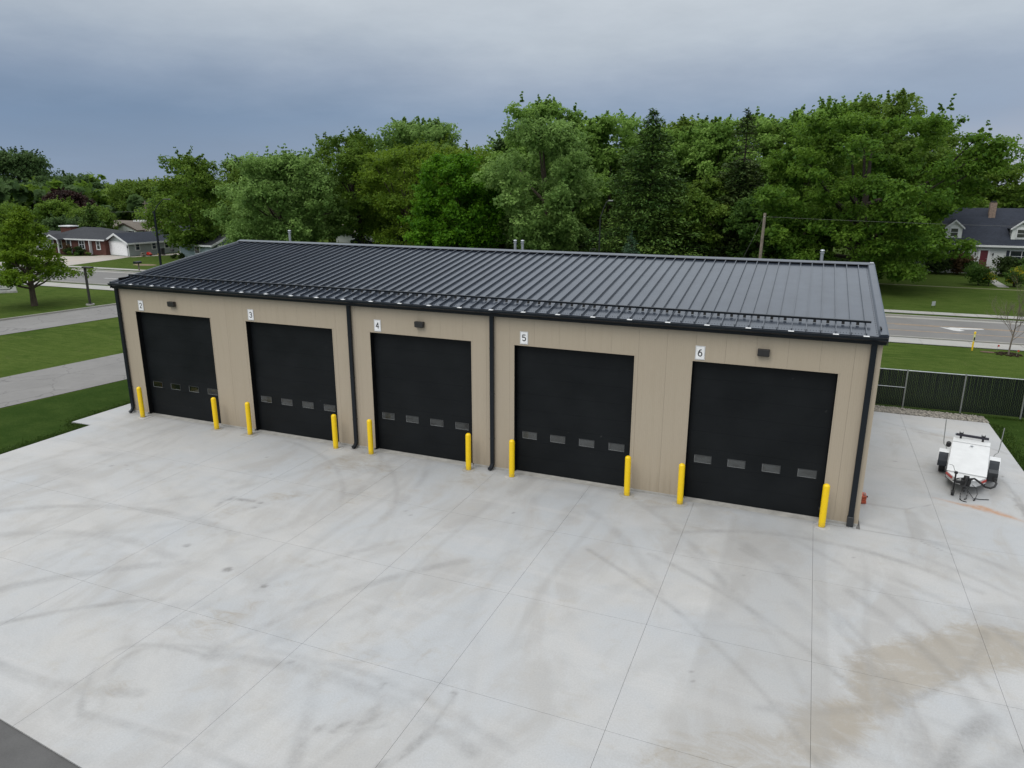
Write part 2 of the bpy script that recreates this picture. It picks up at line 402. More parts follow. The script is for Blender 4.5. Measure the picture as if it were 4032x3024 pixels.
def thing(name, label, cat, loc=(0,0,0), rz=0, group=None):
    o = bpy.data.objects.new(name, None); COL.objects.link(o); o.location = loc; o.rotation_euler = (0,0,rz)
    o.empty_display_size = .3
    return tag(o, label, cat, group)
def struct(o, kind='structure', label=None):
    o['kind'] = kind
    if label: o['label'] = label
    return o
def copy_tree(o, parent=None):
    c = o.copy(); COL.objects.link(c)
    if parent: c.parent = parent
    for ch in o.children: copy_tree(ch, c)
    return c
def np_mesh(name, V, F, mat, attrs=None, smooth=False):
    """V (n,3), F (m,k) numpy arrays"""
    me = bpy.data.meshes.new(name); n, m, k = len(V), len(F), F.shape[1]
    me.vertices.add(n); me.vertices.foreach_set('co', V.astype(np.float32).ravel())
    me.loops.add(m*k); me.loops.foreach_set('vertex_index', F.astype(np.int32).ravel())
    me.polygons.add(m); me.polygons.foreach_set('loop_start', np.arange(0, m*k, k, dtype=np.int32))
    me.update(calc_edges=True)
    me.polygons.foreach_set('use_smooth', np.full(m, bool(smooth)))
    for an, (typ, dom, data) in (attrs or {}).items():
        a = me.attributes.new(an, typ, dom); a.data.foreach_set('color' if typ.endswith('COLOR') else 'value', np.asarray(data, dtype=np.float32).ravel())
    if mat: me.materials.append(mat)
    return me
def grid_mesh(name, x0, x1, y0f, y1f, step, z, mat, attrf=None, side=0.03):
    nx = max(2, int(abs(x1-x0)/step)+1); ny = max(2, int(abs(y1f(x0)-y0f(x0))/step)+1)
    X = np.linspace(x0, x1, nx); T = np.linspace(0, 1, ny)
    XX, TT = np.meshgrid(X, T); Y0 = np.vectorize(y0f)(X); Y1 = np.vectorize(y1f)(X)
    YY = Y0[None,:]*(1-TT) + Y1[None,:]*TT
    V = np.stack([XX, YY, np.full_like(XX, z)], -1).reshape(-1,3)
    idx = np.arange(nx*ny).reshape(ny, nx)
    F = np.stack([idx[:-1,:-1], idx[:-1,1:], idx[1:,1:], idx[1:,:-1]], -1).reshape(-1,4)
    ring = np.concatenate([idx[0,:], idx[1:,-1], idx[-1,-2::-1], idx[-2:0:-1,0]])
    low = V[ring].copy(); low[:,2] -= side
    li = len(V) + np.arange(len(ring)); V = np.concatenate([V, low])
    r2 = np.roll(ring, -1); l2 = np.roll(li, -1)
    F = np.concatenate([F, np.stack([ring, li, l2, r2], -1)])
    at = attrf(V[:,0], V[:,1]) if attrf else None
    return np_mesh(name, V, F, mat, at)
def poly_sheet(name, pts, z, mat, kind='structure', thick=0.0, parent=None):
    b = MB()
    if thick: b.prism(pts, z-thick, z, 'z')
    else: b.add([(x,y,z) for x,y in pts], [tuple(range(len(pts)))])
    o = b.build(name, mat, parent)
    if kind: o['kind'] = kind
    return o
# ================================================================== GROUND
def sdf_poly(x, y, pts):
    P = np.array(pts, float); d = np.full(x.shape, 1e9); inside = np.zeros(x.shape, bool); n = len(P)
    for i in range(n):
        a, b = P[i], P[(i+1) % n]; e = b-a; wx, wy = x-a[0], y-a[1]
        t_ = np.clip((wx*e[0]+wy*e[1])/(e@e), 0, 1); d = np.minimum(d, (wx-t_*e[0])**2+(wy-t_*e[1])**2)
        c = ((a[1] > y) != (b[1] > y)) & (x < (b[0]-a[0])*(y-a[1])/((b[1]-a[1]) or 1e-9)+a[0]); inside ^= c
    return np.where(inside, -1, 1)*np.sqrt(d)
def sdf_line(x, y, pts):
    P = np.array(pts, float); d = np.full(x.shape, 1e9)
    for a, b in zip(P[:-1], P[1:]):
        e = b-a; wx, wy = x-a[0], y-a[1]; t_ = np.clip((wx*e[0]+wy*e[1])/(e@e), 0, 1)
        d = np.minimum(d, np.hypot(wx-t_*e[0], wy-t_*e[1]))
    return d
def arc_pts(c, r, a0, a1, n=24): return [(c[0]+r*math.cos(R(a0+(a1-a0)*i/n)), c[1]+r*math.sin(R(a0+(a1-a0)*i/n))) for i in range(n+1)]
sstep = lambda a, b, v: (lambda q: q*q*(3-2*q))(np.clip((v-a)/(b-a), 0, 1))
def curve3(p, q, r, n=16):
    return [((1-t_)**2*p[0]+2*t_*(1-t_)*q[0]+t_*t_*r[0], (1-t_)**2*p[1]+2*t_*(1-t_)*q[1]+t_*t_*r[1]) for t_ in [i/n for i in range(n+1)]]
TRACKS = [  # points, half width, strength
    (curve3((13.3,-4.6),(17.6,-7.4),(19.5,-10.8)), .08, .50), (curve3((15.0,-4.2),(19.3,-6.3),(21.6,-10.4)), .10, .38),
    (curve3((5.9,-15.0),(3.2,-12.6),(6.8,-12.6)), .07, .42), (curve3((6.05,-14.6),(3.9,-12.7),(7.0,-12.3)), .07, .26), (curve3((6.8,-12.6),(10.0,-11.5),(13.5,-12.9)), .16, .34), (curve3((7.0,-12.2),(10.2,-11.1),(14.2,-12.6)), .10, .24),
    (curve3((5.9,-14.95),(8.2,-14.6),(10.4,-14.9)), .10, .36), (curve3((-4.0,-9.0),(1.5,-6.5),(2.6,-.4)), .16, .16),
    (curve3((-2.5,-10.5),(3.2,-7.6),(4.4,-.3)), .16, .16), (curve3((4.5,-11.5),(9.3,-7),(9.9,-.3)), .18, .15), (curve3((7,-12.5),(12.0,-7),(12.6,-.3)), .18, .15),
    (curve3((10.5,-13.5),(15.4,-7),(16.2,-.3)), .2, .15), (curve3((12.5,-14.0),(17.8,-8),(18.9,-.3)), .2, .12),
    (curve3((21.5,-10.2),(22.0,-9.0),(22.65,-8.15)), .22, .62), (curve3((21.9,-10.6),(22.5,-9.6),(23.0,-8.9)), .18, .5),
    (curve3((22.9,-4.2),(24.4,-4.6),(26.4,-3.4)), .2, .2), (curve3((-9,-3.6),(0,-5.6),(9,-12)), .25, .13), (curve3((-8,-5.6),(0,-8.6),(6,-14)), .25, .13),
    (curve3((16.0,-7.6),(17.5,-6.5),(19.8,-6.9)), .12, .16), (curve3((12.0,-9.5),(12.6,-10.8),(13.1,-12.5)), .12, .14),
    (curve3((25.6,6.0),(25.9,3.5),(25.5,.5)), .07, .55), (curve3((22.2,11.8),(23.8,10.8),(25.2,10.6)), .05, .35), (curve3((23.5,10.8),(25.3,10.4),(26.4,9.2)), .06, .4)]
for _k in range(34):   # the sweeping marks of turning trucks
    _r = random.uniform(5.5, 13); _cx = random.uniform(-8, 30); _cy = random.uniform(-20, -2); _a = random.uniform(0, 360); _s = random.uniform(25, 80)
    for _q in (0, random.uniform(.25,.32)+1.55):
        TRACKS.append((arc_pts((_cx,_cy), _r+_q, _a, _a+_s, 12), random.uniform(.09,.20), random.uniform(.16,.42)))
for _k in range(16):   # straight in and out of the bays
    _d = random.choice([-6.9,-.7,5.3,11.3,17.4])+random.uniform(-.9,.9); _e = random.uniform(-2.5, 2.5)
    TRACKS.append((curve3((_d,-.3),(_d+_e*.2,-5),(_d+_e,-12)), random.uniform(.12,.2), random.uniform(.06,.15)))
TREAD = [(curve3((.95,-6.0),(1.8,-5.55),(2.6,-5.75)), .10, .75), (curve3((1.2,-6.5),(1.05,-6.1),(1.2,-5.7)), .08, .6), (curve3((2.4,-6.1),(2.5,-5.9),(2.55,-5.6)), .08, .6),
    (curve3((10.5,-13.5),(11.2,-13.1),(11.5,-12.6)), .11, .7), (curve3((11.2,-13.0),(11.3,-12.5),(11.0,-11.9)), .10, .6), (curve3((12.1,-13.9),(12.75,-12.8),(12.45,-11.6)), .10, .62),
    (curve3((10.7,-13.45),(11.3,-13.3),(11.6,-12.9)), .08, .5), (curve3((25.5,4.6),(25.75,3.6),(25.6,2.8)), .07, .8)]
BROWN = [([(19.9,-7.3),(20.8,-6.2),(21.6,-5.6),(22.8,-4.5),(24.2,-4.4),(25.4,-4.8),(25.0,-6.2),(23.5,-6.3),(22.4,-7.2),(21.6,-7.8),(21.1,-8.6),(20.6,-9.1),(20.2,-10.1),(19.4,-11.0),(18.6,-10.4),(18.9,-9.2),(20.0,-8.5)], .55, .92),
    ([(16.3,-11.6),(17.5,-10.5),(19.0,-9.9),(19.6,-10.9),(18.8,-13),(16.2,-13)], .5, .55),
    ([(1.6,-5.4),(2.9,-4.4),(3.6,-4.6),(2.7,-5.6)], .5, .6), ([(1.6,-7.6),(2.9,-8.6),(2.4,-6.2),(1.3,-6.2)], .7, .35), ([(5.0,-12.2),(6.6,-12.3),(6.6,-10.2),(6.0,-10.4)], .45, .42),
    ([(5.2,-14.4),(6.2,-14.6),(6.2,-13.8),(5.4,-13.7)], .4, .45), ([(4.9,-10.6),(5.8,-10.2),(5.5,-11.2)], .5, .3), ([(2.0,-.5),(4.4,-.5),(5.4,-2.2),(2.4,-2.6)], .7, .5),
    ([(7.2,-.4),(8.8,-.4),(8.6,-2.2),(7.2,-1.8)], .6, .45), ([(13.2,-.3),(15.0,-.3),(15.0,-.9),(13.4,-.9)], .4, .5), ([(23.5,11.2),(25.8,10.3),(25.9,9.9),(24.0,10.5)], .35, .6),
    ([(14.7,-1.6),(16.6,-1.5),(16.6,-2.6),(14.9,-2.6)], .5, .3), ([(5.3,-8.1),(6.9,-8.2),(6.8,-8.6),(5.6,-8.6)], .3, .45), ([(-9.3,-.4),(-8.3,-.6),(-8.9,-1.3)], .5, .3),
    ([(8.5,-10.8),(11.5,-9.9),(12.2,-11.2),(9.5,-11.9)], .6, .28), ([(4.4,-3.0),(6.0,-3.3),(5.6,-5.2),(4.2,-4.8)], .6, .3)]
SPOTS = [(-5.07,-5.25,.07),(-4.6,-5.0,.06),(-4.2,-5.3,.05),(-.31,-2.31,.07),(8.69,-12.08,.085),(4.48,-9.49,.13),(2.39,-8.87,.11),(5.98,-9.77,.10),(1.0,-3.6,.06),(12.1,-14.2,.05),
    (25.6,3.7,.11),(25.7,6.4,.06),(22.2,6.6,.07),(22.9,10.9,.05),(24.4,11.2,.05),(17.6,-4.4,.05),(16.9,-9.0,.05),(17.0,-9.3,.05),(10.4,-3.2,.05),(7.1,-4.4,.06),(7.4,-4.6,.05),(20.4,-2.2,.04)]
def stain_attr(x, y):
    br = np.zeros_like(x); dk = np.zeros_like(x); bl = np.zeros_like(x); ru = np.zeros_like(x)
    for pts, soft, s_ in BROWN: br = np.maximum(br, s_*sstep(soft*.7, -soft*.9, sdf_poly(x, y, pts)))
    for pts, w, s_ in TRACKS:
        px_ = [p[0] for p in pts]; py_ = [p[1] for p in pts]
        if max(px_)+.5 < x.min() or min(px_)-.5 > x.max() or max(py_)+.5 < y.min() or min(py_)-.5 > y.max(): continue
        v_ = s_*sstep(w*1.6, w*.25, sdf_line(x, y, pts)); dk = 1-(1-dk)*(1-v_) if s_ < .2 else np.maximum(dk, v_)
    for pts, w, s_ in TREAD:
        d = sdf_line(x, y, pts); dk = np.maximum(dk, s_*sstep(w*1.5, w*.4, d)*(.35+.65*(np.sin(x*47+y*39)*np.sin(x*31-y*43) > -.15)))
    for cx, cy, r_ in SPOTS: dk = np.maximum(dk, .9*sstep(r_*1.25, r_*.7, np.hypot(x-cx, (y-cy)*1.0)))
    lane = sstep(16.88, 16.96, x)*sstep(19.75, 19.6, x)*sstep(-14.5, -9.0, y)*sstep(-.6, -1.4, y)
    bl = np.maximum(bl, .62*lane)
    for xc, w in ((12.9,.12),(5.9,.14),(9.3,.1),(20.6,.1),(18.4,.0)):
        if w: bl = np.maximum(bl, .55*sstep(w*1.4, w*.3, np.abs(x-xc+.1*np.sin(y*.7)))*sstep(-11,-8,y)*sstep(-1,-4,y))
    pad = sdf_poly(x, y, [(20.5,-.2),(22.1,-.2),(22.1,1.95),(20.5,1.95)]); bl = np.maximum(bl, .9*sstep(.09,.02,np.abs(pad)))
    bl = np.maximum(bl, .8*sstep(.34,.05,sdf_line(x, y, [(22.25,1.6),(22.3,.1)])))
    dk = np.maximum(dk, .6*sstep(.035,.0,sdf_line(x, y, [(22.1,1.95),(22.98,2.7)]))); dk = np.maximum(dk, .6*sstep(.035,.0,sdf_line(x, y, [(22.1,-.2),(23.0,-.9)])))
    bl = np.maximum(bl, .9*sstep(.30,.0,np.abs(y+.12))*(x < 20.7)*(x > -9.9))            # damp dirt line along the wall
    ru = np.maximum(ru, .85*sstep(.10,-.12,sdf_poly(x, y, [(23.1,3.35),(23.9,3.15),(24.5,3.25),(25.25,2.65),(25.5,2.35),(24.6,2.7),(24.0,2.95)])))
    dk = np.maximum(dk, .55*sstep(.06,.0,sdf_poly(x, y, [(2.1,-.25),(2.5,-.2),(3.2,-.55),(2.9,-.55)])))
    C = np.stack([br, dk, bl, np.ones_like(x)], -1)
    return {'stain': ('FLOAT_COLOR', 'POINT', C), 'rust': ('FLOAT', 'POINT', ru)}
far = 1600
struct(poly_sheet('lawn', [(-far,-far),(far,-far),(far,far),(-far,far)], -.060, M['grass']))
def deep_sheet(name, pts):
    o = poly_sheet(name, pts, -.048, M['grass']); a = o.data.attributes.new('deep', 'FLOAT', 'POINT'); a.data.foreach_set('value', [1.0]*len(o.data.vertices)); return o
deep_sheet('verge', [(-17.2,-9),(-10.0,-9),(-10.0,26),(-12.3,26)])
deep_sheet('verge', [(26.3,-8),(34,-8),(34,14.9),(20.4,14.9),(20.4,14.0),(26.3,14.0)])
# pavement slabs, sawn joints between them
pave = bpy.data.objects.new('concrete_pavement', None); COL.objects.link(pave); struct(pave)
bed = poly_sheet('joint_bed', [(-11.3,-2.3),(-10.1,-2.1),(-10.0,-15.3),(7,-15.3),(26.4,-15.3),(26.4,13.3),(20,13.3),(20,16),(-11.3,16)], -.022, simple('joint_dirt', (.13,.125,.12), .9), None); bed.parent = pave  # bed seen through the joints, one dark grey-brown tone
xs = [-10.18, -9.4, -5.8, -2.22, 1.376, 4.963, 8.486, 12.052, 15.645, 19.327, 23.008, 26.53]
ys = [-.0, -3.926, -7.646, -11.411, None]
g = .0034
ybot = lambda x: -15.55-.1*min(max(x-3.5, 0), 4)
def slab(x0, x1, y0, y1, step=.075):
    if y1 is None: f1 = lambda x: ybot(x); 
    else: f1 = lambda x: y1+g
    me = grid_mesh('concrete_slab', x0+g, x1-g, f1, lambda x: y0-g, step, 0.0, M['concrete'], stain_attr, .03)
    link('concrete_slab', me, pave)
for i in range(len(xs)-1):
    for j in range(4):
        x0, x1 = xs[i], xs[i+1]
        if i == 0: continue
        if i == 1: x0 = -10.12
        y0 = ys[j]
        if j == 0 and x0 > 19.4: y0 = -.2
        if j == 0 and abs(x0-19.327) < .01: y0 = -.2
        slab(x0, x1, y0, ys[j+1])
slab(19.327, 20.56, -.02, -.18+.0, .06)
for x0, x1 in ((20.66, 23.008), (23.008, 26.53)):
    slab(x0, x1, 5.85, -.2); slab(x0, x1, 13.38, 5.85)
slab(-11.28, -10.12, 3.4, -2.15); slab(-11.28, -10.12, 9.5, 3.4); slab(-11.28, -10.12, 16, 9.5)
# left driveways (asphalt), kerb of the far one, the lot below the pavement
def ext(p0, p1, t0, t1): d = Vector(p1)-Vector(p0); return [tuple(Vector(p0)+d*t0), tuple(Vector(p0)+d*t1)]
a = ext((-16.43,-1.97), (-15.45,4.23), -3, 5.6); b = ext((-22.04,1.70), (-21.13,8.81), -3, 4.1)
struct(poly_sheet('asphalt_path', [a[0], a[1], b[1], b[0]], -.036, M['path']))
a = ext((-33.9,9.47), (-32.66,18.06), -3, 2.6); b = ext((-39.53,13.16), (-38.07,22.37), -3, 2.0)
struct(poly_sheet('driveway', [a[0], a[1], b[1], b[0]], -.036, M['path']))
kd = Vector((b[1][0]-b[0][0], b[1][1]-b[0][1])); 
bk = MB(); nrm = Vector((-kd.y, kd.x)).normalized()*.18
bk.prism([b[0], b[1], (b[1][0]+nrm.x, b[1][1]+nrm.y), (b[0][0]+nrm.x, b[0][1]+nrm.y)], -.05, .09, 'z'); struct(bk.build('kerb', M['kerb']))
struct(poly_sheet('asphalt_lot', [(-14,-40),(34,-40),(34,-15.2),(-14,-15.2)], -.034, M['asph']))
# road behind, tilted a little against the building
ro = lambda x, o: o + .026*(x-0)
def strip(name, o0, o1, z, mat, x0=-260, x1=170, thick=0, kind='structure', s0=.026, s1=.026):
    pts = [(x0, o0+s0*x0), (x1, o0+s0*x1), (x1, o1+s1*x1), (x0, o1+s1*x0)]
    return poly_sheet(name, pts, z, mat, kind, thick)
strip('road', 33.0, 42.0, -.036, M['road'])
strip('gutter_pan', 41.6, 42.35, -.030, M['kerb'])
strip('kerb', 42.35, 42.62, .09, M['kerb'], thick=.14)
strip('kerb', 32.80, 33.0, .05, M['kerb'], thick=.1)
def walk(name, o0, o1, s0, s1, x0, x1, xa, xb, pitch):
    w = bpy.data.objects.new(name, None); COL.objects.link(w); struct(w)
    base = poly_sheet('walk_bed', [(x0, o0+s0*x0), (x1, o0+s0*x1), (x1, o1+s1*x1), (x0, o1+s1*x0)], -.012, M['walk'], None); base.parent = w
    x = xa
    while x < xb:
        q0, q1 = x+.02, x+pitch-.02; h = random.uniform(-.004, .004)
        poly_sheet('walk_slab', [(q0, o0+s0*q0), (q1, o0+s0*q1), (q1, o1+s1*q1), (q0, o1+s1*q0)], .005+h, M['walk'], None, .03, w); x += pitch
walk('sidewalk', 30.45, 32.45, .036, .031, -260, 170, 20, 44, 3.0)
walk('far_sidewalk', 44.15, 45.45, .028, .030, -260, 170, 22, 46, 1.6)
# painted markings
struct(strip('yellow_line', 38.55, 38.67, -.031, M['painty'], 14, 33)); struct(strip('yellow_line', 35.75, 35.87, -.031, M['painty'], 14, 60))
for k in range(5): strip('yellow_dash', 38.25, 38.36, -.031, M['painty'], 19+k*6, 22+k*6)
strip('white_dash', 37.05, 37.25, -.031, M['paintw'], -56.0, -53.2)
ar = MB(); ar.add([(x, y, -.0305) for x, y in [(28.0,39.0),(28.75,37.75),(29.1,37.6),(29.55,38.0),(29.25,38.28),(29.3,38.45),(30.95,39.0),(30.85,39.35),(29.2,39.15),(28.75,39.1),(28.5,38.85)]], [tuple(range(11))])
struct(ar.build('turn_arrow_marking', M['paintw']))
# driveway and bare patch in front of the grey garage
struct(poly_sheet('house_driveway', [(-81.3,56.4),(-75.3,56.0),(-73.9,52.0),(-72.6,45.0),(-72.0,40.6),(-84.5,40.3),(-84,45),(-86.5,50.2),(-92,51),(-92,52.2),(-84,52.6),(-81.3,54.5)], -.040, M['drive']))
struct(poly_sheet('side_walk_strip', [(-75.3,55.6),(-74.4,55.4),(-71.2,61.6),(-70.0,63.6),(-73,64.5)], -.038, M['drive']))
dp = poly_sheet('bare_earth_patch', [(-63.9+1.9*math.cos(i*.4488)*(1+.12*math.sin(i*2.3)), 48.2+.95*math.sin(i*.4488)) for i in range(14)], -.044, simple('dry_earth', (.17,.125,.075), .95, 0, .3, 1.2)); struct(dp)
struct(poly_sheet('garden_bed', [(-92,54.2),(-84.5,54.0),(-82.0,54.9),(-82.0,56),(-92,56)], -.040, M['mulch']))
# gravel strip in front of the fence
struct(poly_sheet('gravel_bed', [(20.66,13.40),(26.55,13.40),(26.5,14.45),(20.66,14.45)], -.030, simple('gravel_bed_dirt', (.20,.185,.16), .95, 0, .4, 14, .2, .6)))
def blobs(n, fn, size, flat=.6):
    ico = bpy.data.meshes.new('t'); bm = bmesh.new(); bmesh.ops.create_icosphere(bm, subdivisions=1, radius=1); bm.to_mesh(ico); bm.free()
    v = np.array([q.co[:] for q in ico.vertices]); f = np.array([p.vertices[:] for p in ico.polygons]); bpy.data.meshes.remove(ico)
    c = fn(n); n = len(c); s = size*rng.uniform(.5, 1.4, (n,1,1)); js = rng.uniform(.7, 1.3, (n, len(v), 3)); js[:,:,2] *= flat
    a = rng.uniform(0, 6.28, n); ca, sa = np.cos(a)[:,None], np.sin(a)[:,None]
    vv = v[None]*js*s; x = vv[:,:,0]*ca-vv[:,:,1]*sa; y = vv[:,:,0]*sa+vv[:,:,1]*ca
    V = np.stack([x, y, vv[:,:,2]], -1)+c[:,None,:]
    F = f[None]+(np.arange(n)*len(v))[:,None,None]
    return V.reshape(-1,3), F.reshape(-1,3)
V, F = blobs(3200, lambda n: np.stack([rng.uniform(20.72, 26.55, n), rng.uniform(13.42, 14.42, n)+rng.normal(0,.03,n), rng.uniform(-.02,.02,n)], -1), .038)
ts = NT('gravel_mixed'); oi = ts.noise(9, 2, .5); M['gravel'] = ts.out(ts.mix(ts.rng(oi,.35,.65), (.33,.305,.26), (.14,.13,.115)), .85)
o = link('gravel', np_mesh('gravel', V, F, M['gravel'])); tag(o, 'strip of loose pale gravel between the pavement and the fence', 'gravel', kind='stuff')
# ================================================================== SERVICE BUILDING
XL, XR, D = -10.02, 20.59, 15.98
SL = .1524; rz = lambda y: 6.0 + SL*(y+.25)
DX = [-9.014, -2.838, 3.160, 9.104, 15.250]; DW = 4.267; DH = 4.782
B = thing('service_garage', 'long tan metal garage with five black overhead doors and a charcoal seam roof', 'garage', (0,0,0))
# cladding panels, one by one, cut round the doors
pitch = .9144; x = 13.5
while x > XL: x -= pitch
edges = [XL]; x += pitch
while x < XR-.15: edges.append(x); x += pitch
edges.append(XR-.15)
gp = .002
for a, b in zip(edges[:-1], edges[1:]):
    if b-a < .03: continue
    cuts = [(max(a, d), min(b, d+DW)) for d in DX if min(b, d+DW) > max(a, d)]
    mb = MB(); x0, x1 = a+gp, b-gp
    if not cuts: mb.box((x0,-.0,.09), (x1,.05,5.80))
    else:
        c0, c1 = max(cuts[0][0], x0), min(cuts[0][1], x1)
        mb.box((c0,-.0,DH), (c1,.05,5.80))
        if c0 > x0+.01: mb.box((x0,-.0,.09), (c0,.05,5.80))
        if c1 < x1-.01: mb.box((c1,-.0,.09), (x1,.05,5.80))
    mb.build('wall_panel', M['wall'], B)
# dark backing behind the joints
mb = MB(); seg = [XL+.02] + [v for d in DX for v in (d-.03, d+DW+.03)] + [XR-.02]
for k in range(0, len(seg), 2): mb.box((seg[k],.06,.0), (seg[k+1],.12,5.78))
for d in DX: mb.box((d-.03,.06,DH+.03), (d+DW+.03,.12,5.78))
mb.build('wall_backing', simple('seam_brown', (.07,.055,.04), .8), B)
mb = MB(); mb.box((XR-.146,-.012,.07), (XR+.012,.05,5.80)); mb.box((XR-.02,.05,.07), (XR+.012,.25,5.84)); mb.build('corner_trim', M['wall'], B)
mb = MB(); mb.box((XL-.02,-.008,.07), (XL+.0,.14,5.80)); mb.build('corner_trim', M['wall'], B)
def end_wall(x0, x1):
    n = 17; mb = MB(); ye = np.linspace(.14 if x0 < 0 else .25, D, n+1)
    for a, b in zip(ye[:-1], ye[1:]):
        q = MB(); pr = [(a+gp, .05), (b-gp, .05)]
        tz = lambda y: rz(min(y, 2*7.99-y))-.14
        if a < 7.99 < b: pr += [(b-gp, tz(b)), (7.99, tz(7.99)), (a+gp, tz(a))]
        else: pr += [(b-gp, tz(b)), (a+gp, tz(a))]
        q.prism(pr, x0, x1, 'x'); q.build('wall_panel', M['wall'], B)
end_wall(XL-.0, XL+.05); end_wall(XR-.05, XR)
mb = MB(); mb.box((XL+.06,D-.05,.0), (XR-.06,D,5.8)); mb.build('rear_wall', M['wall'], B)
for xa_ in (XL+.06, XR-.1): MB().box((xa_,.14,-.05), (xa_+.04,D-.06,6.2)).build('end_wall_backing', M['jamb'], B)
for k in range(0, len(seg), 2):
    a, b = seg[k]+(.03 if k else -.02)-(.0), seg[k+1]-(.03 if k < len(seg)-2 else -.02)
    mb = MB(); mb.box((a,-.035,-.02), (b,.30,.088)); mb.build('foundation', M['foot'], B, bevel=.006, seg=1)
mb = MB(); mb.box((XR-.04,.3,-.02), (XR+.03,D,.05)); mb.build('foundation', M['foot'], B)
mb = MB(); mb.box((XL-.03,.3,-.02), (XL+.04,D,.05)); mb.build('foundation', M['foot'], B)
# overhead doors
def door_mesh():
    mb = MB(); n = 8; h = (DH-.02)/n
    for k in range(n):
        z0 = .012+k*h; prof = [(.0,z0+.0015), (.05,z0+.0015), (.05,z0+h-.0015), (.0,z0+h-.0015)]
        mb.prism([(y,z) for y,z in prof], .02, DW-.02, 'x')
    mb.box((.02,.02,.012), (DW-.02,.06,DH-.01)); mb.box((.02,-.012,.0), (DW-.02,.05,.028))
    return mb.mesh('overhead_door', M['door'])
dme = door_mesh()
fr = MB()
for a, b in (((-.285,-.012,-.14),(.285,.0,-.118)), ((-.285,-.012,.118),(.285,.0,.14)), ((-.285,-.012,-.118),(-.262,.0,.118)), ((.262,-.012,-.118),(.285,.0,.118))): fr.box(a, b)
fme = fr.mesh('window_frame', simple('door_window_frame', (.03,.032,.033), .4))
def pane_mat(name, a, b, rough):
    t = NT(name); n = t.noise(3.2, 4, .6, vec=t.map(t.pos(), (1,1,2.2))); return t.out(t.mix(t.rng(n, .38, .66, 0, 1, True), a, b), rough, spec=.55)
PM = [pane_mat('brown_reflection_pane', (.004,.005,.005), (.030,.027,.012), .06), pane_mat('pane_b', (.050,.053,.053), (.030,.028,.020), .12), pane_mat('pane_c', (.045,.048,.047), (.016,.017,.016), .1), M['pane'], pane_mat('pane_e', (.062,.066,.066), (.046,.048,.047), .14)]  # leftmost door's panes: brownish reflection painted into the near-black colour
pns = [MB().box((-.262,-.004,-.118), (.262,.0,.118)).mesh('window_pane', m_) for m_ in PM]
lp = MB().box((-.266,-.016,-.122), (.266,-.012,-.116)).box((-.268,-.016,-.122), (-.262,-.012,.118)).mesh('window_glazing_bead', simple('bright_bead', (.30,.31,.31), .35))
for k, d in enumerate(DX):
    do = link('overhead_door', dme, B, (d, .22, .0)); do['label'] = ['overhead door under sign 2, farthest left', 'overhead door under sign 3', 'overhead door under sign 4', 'overhead door under sign 5', 'overhead door under sign 6, farthest right'][k]
    for q in range(4):
        px = .26+.265+q*1.073
        link('window_frame', fme, do, (px, -.001, 1.425)); link('window_pane', pns[k], do, (px, -.002, 1.425)); link('window_glazing_bead', lp, do, (px, -.001, 1.425))
    mb = MB(); mb.box((d-.025,.052,.02), (d+.012,.275,DH)); mb.box((d+DW-.012,.052,.02), (d+DW+.025,.275,DH)); mb.box((d-.025,.052,DH-.0), (d+DW+.025,.275,DH+.03))
    mb.box((d+.0,.003,.09), (d+.012,.052,DH)); mb.box((d+DW-.012,.003,.09), (d+DW,.052,DH)); mb.box((d,.003,DH-.012), (d+DW,.052,DH-.002))
    mb.build('door_frame', M['jamb'], B)
    mb = MB(); mb.box((d-.04,-.14,-.01), (d+DW+.04,.28,.006)); mb.build('threshold', M['foot'], B)
# hanging head trim above the doors
for d in DX:
    mb = MB(); mb.box((d-.05,-.010,DH+.0), (d+DW+.05,.0,DH+.03)); mb.box((d-.035,-.007,.09), (d-.0,.0,DH)); mb.box((d+DW,-.007,.09), (d+DW+.035,.0,DH)); mb.build('door_trim', M['wall'], B)
# roof panels
Y0, Y1 = -.21, 7.93
def roof_panel(w, rib=True):
    mb = MB(); mb.prism([(0,0),(w,0),(w,.012),(0,.012)], 0, 1, 'y')
    vs = []
    for (x, y, z) in mb.v: vs.append((x, Y0+(Y1-Y0)*y, rz(Y0+(Y1-Y0)*y)+z))
    if rib:
        q = MB(); q.prism([(w-.010,.012),(w+.010,.012),(w+.010,.062),(w+.015,.064),(w+.015,.080),(w-.011,.080),(w-.011,.062)], 0, 1, 'y')
        o_ = len(vs); mb.f += [tuple(i+o_ for i in f) for f in q.f]
        vs += [(x, Y0+(Y1-Y0)*y, rz(Y0+(Y1-Y0)*y)+z) for x, y, z in q.v]
    mb.v = vs; return mb.mesh('roof_panel', M['roof'])
RP = .40655; ribs = [20.12-k*RP for k in range(75)]
pme = roof_panel(RP-.0)
for xr in ribs[:-1]:
    link('roof_panel', pme, B, (xr-RP, 0, 0))
lastw = ribs[-1]-(XL+.0); link('roof_panel', roof_panel(lastw), B, (XL, 0, 0)); link('roof_panel', roof_panel(20.46-20.12, False), B, (20.12, 0, 0))
mb = MB()
back = lambda y: rz(2*7.99-y)
mb.prism([(8.05,back(8.05)),(D+.25,back(D+.25)),(D+.25,back(D+.25)+.012),(8.05,back(8.05)+.012)], XL, XR+.05, 'x')
for xr in ribs: mb.prism([(8.05,back(8.05)+.012),(D+.22,back(D+.22)+.012),(D+.22,back(D+.22)+.07),(8.05,back(8.05)+.07)], xr-.013, xr+.013, 'x')
o = mb.build('rear_roof_slope', M['roof'], B)
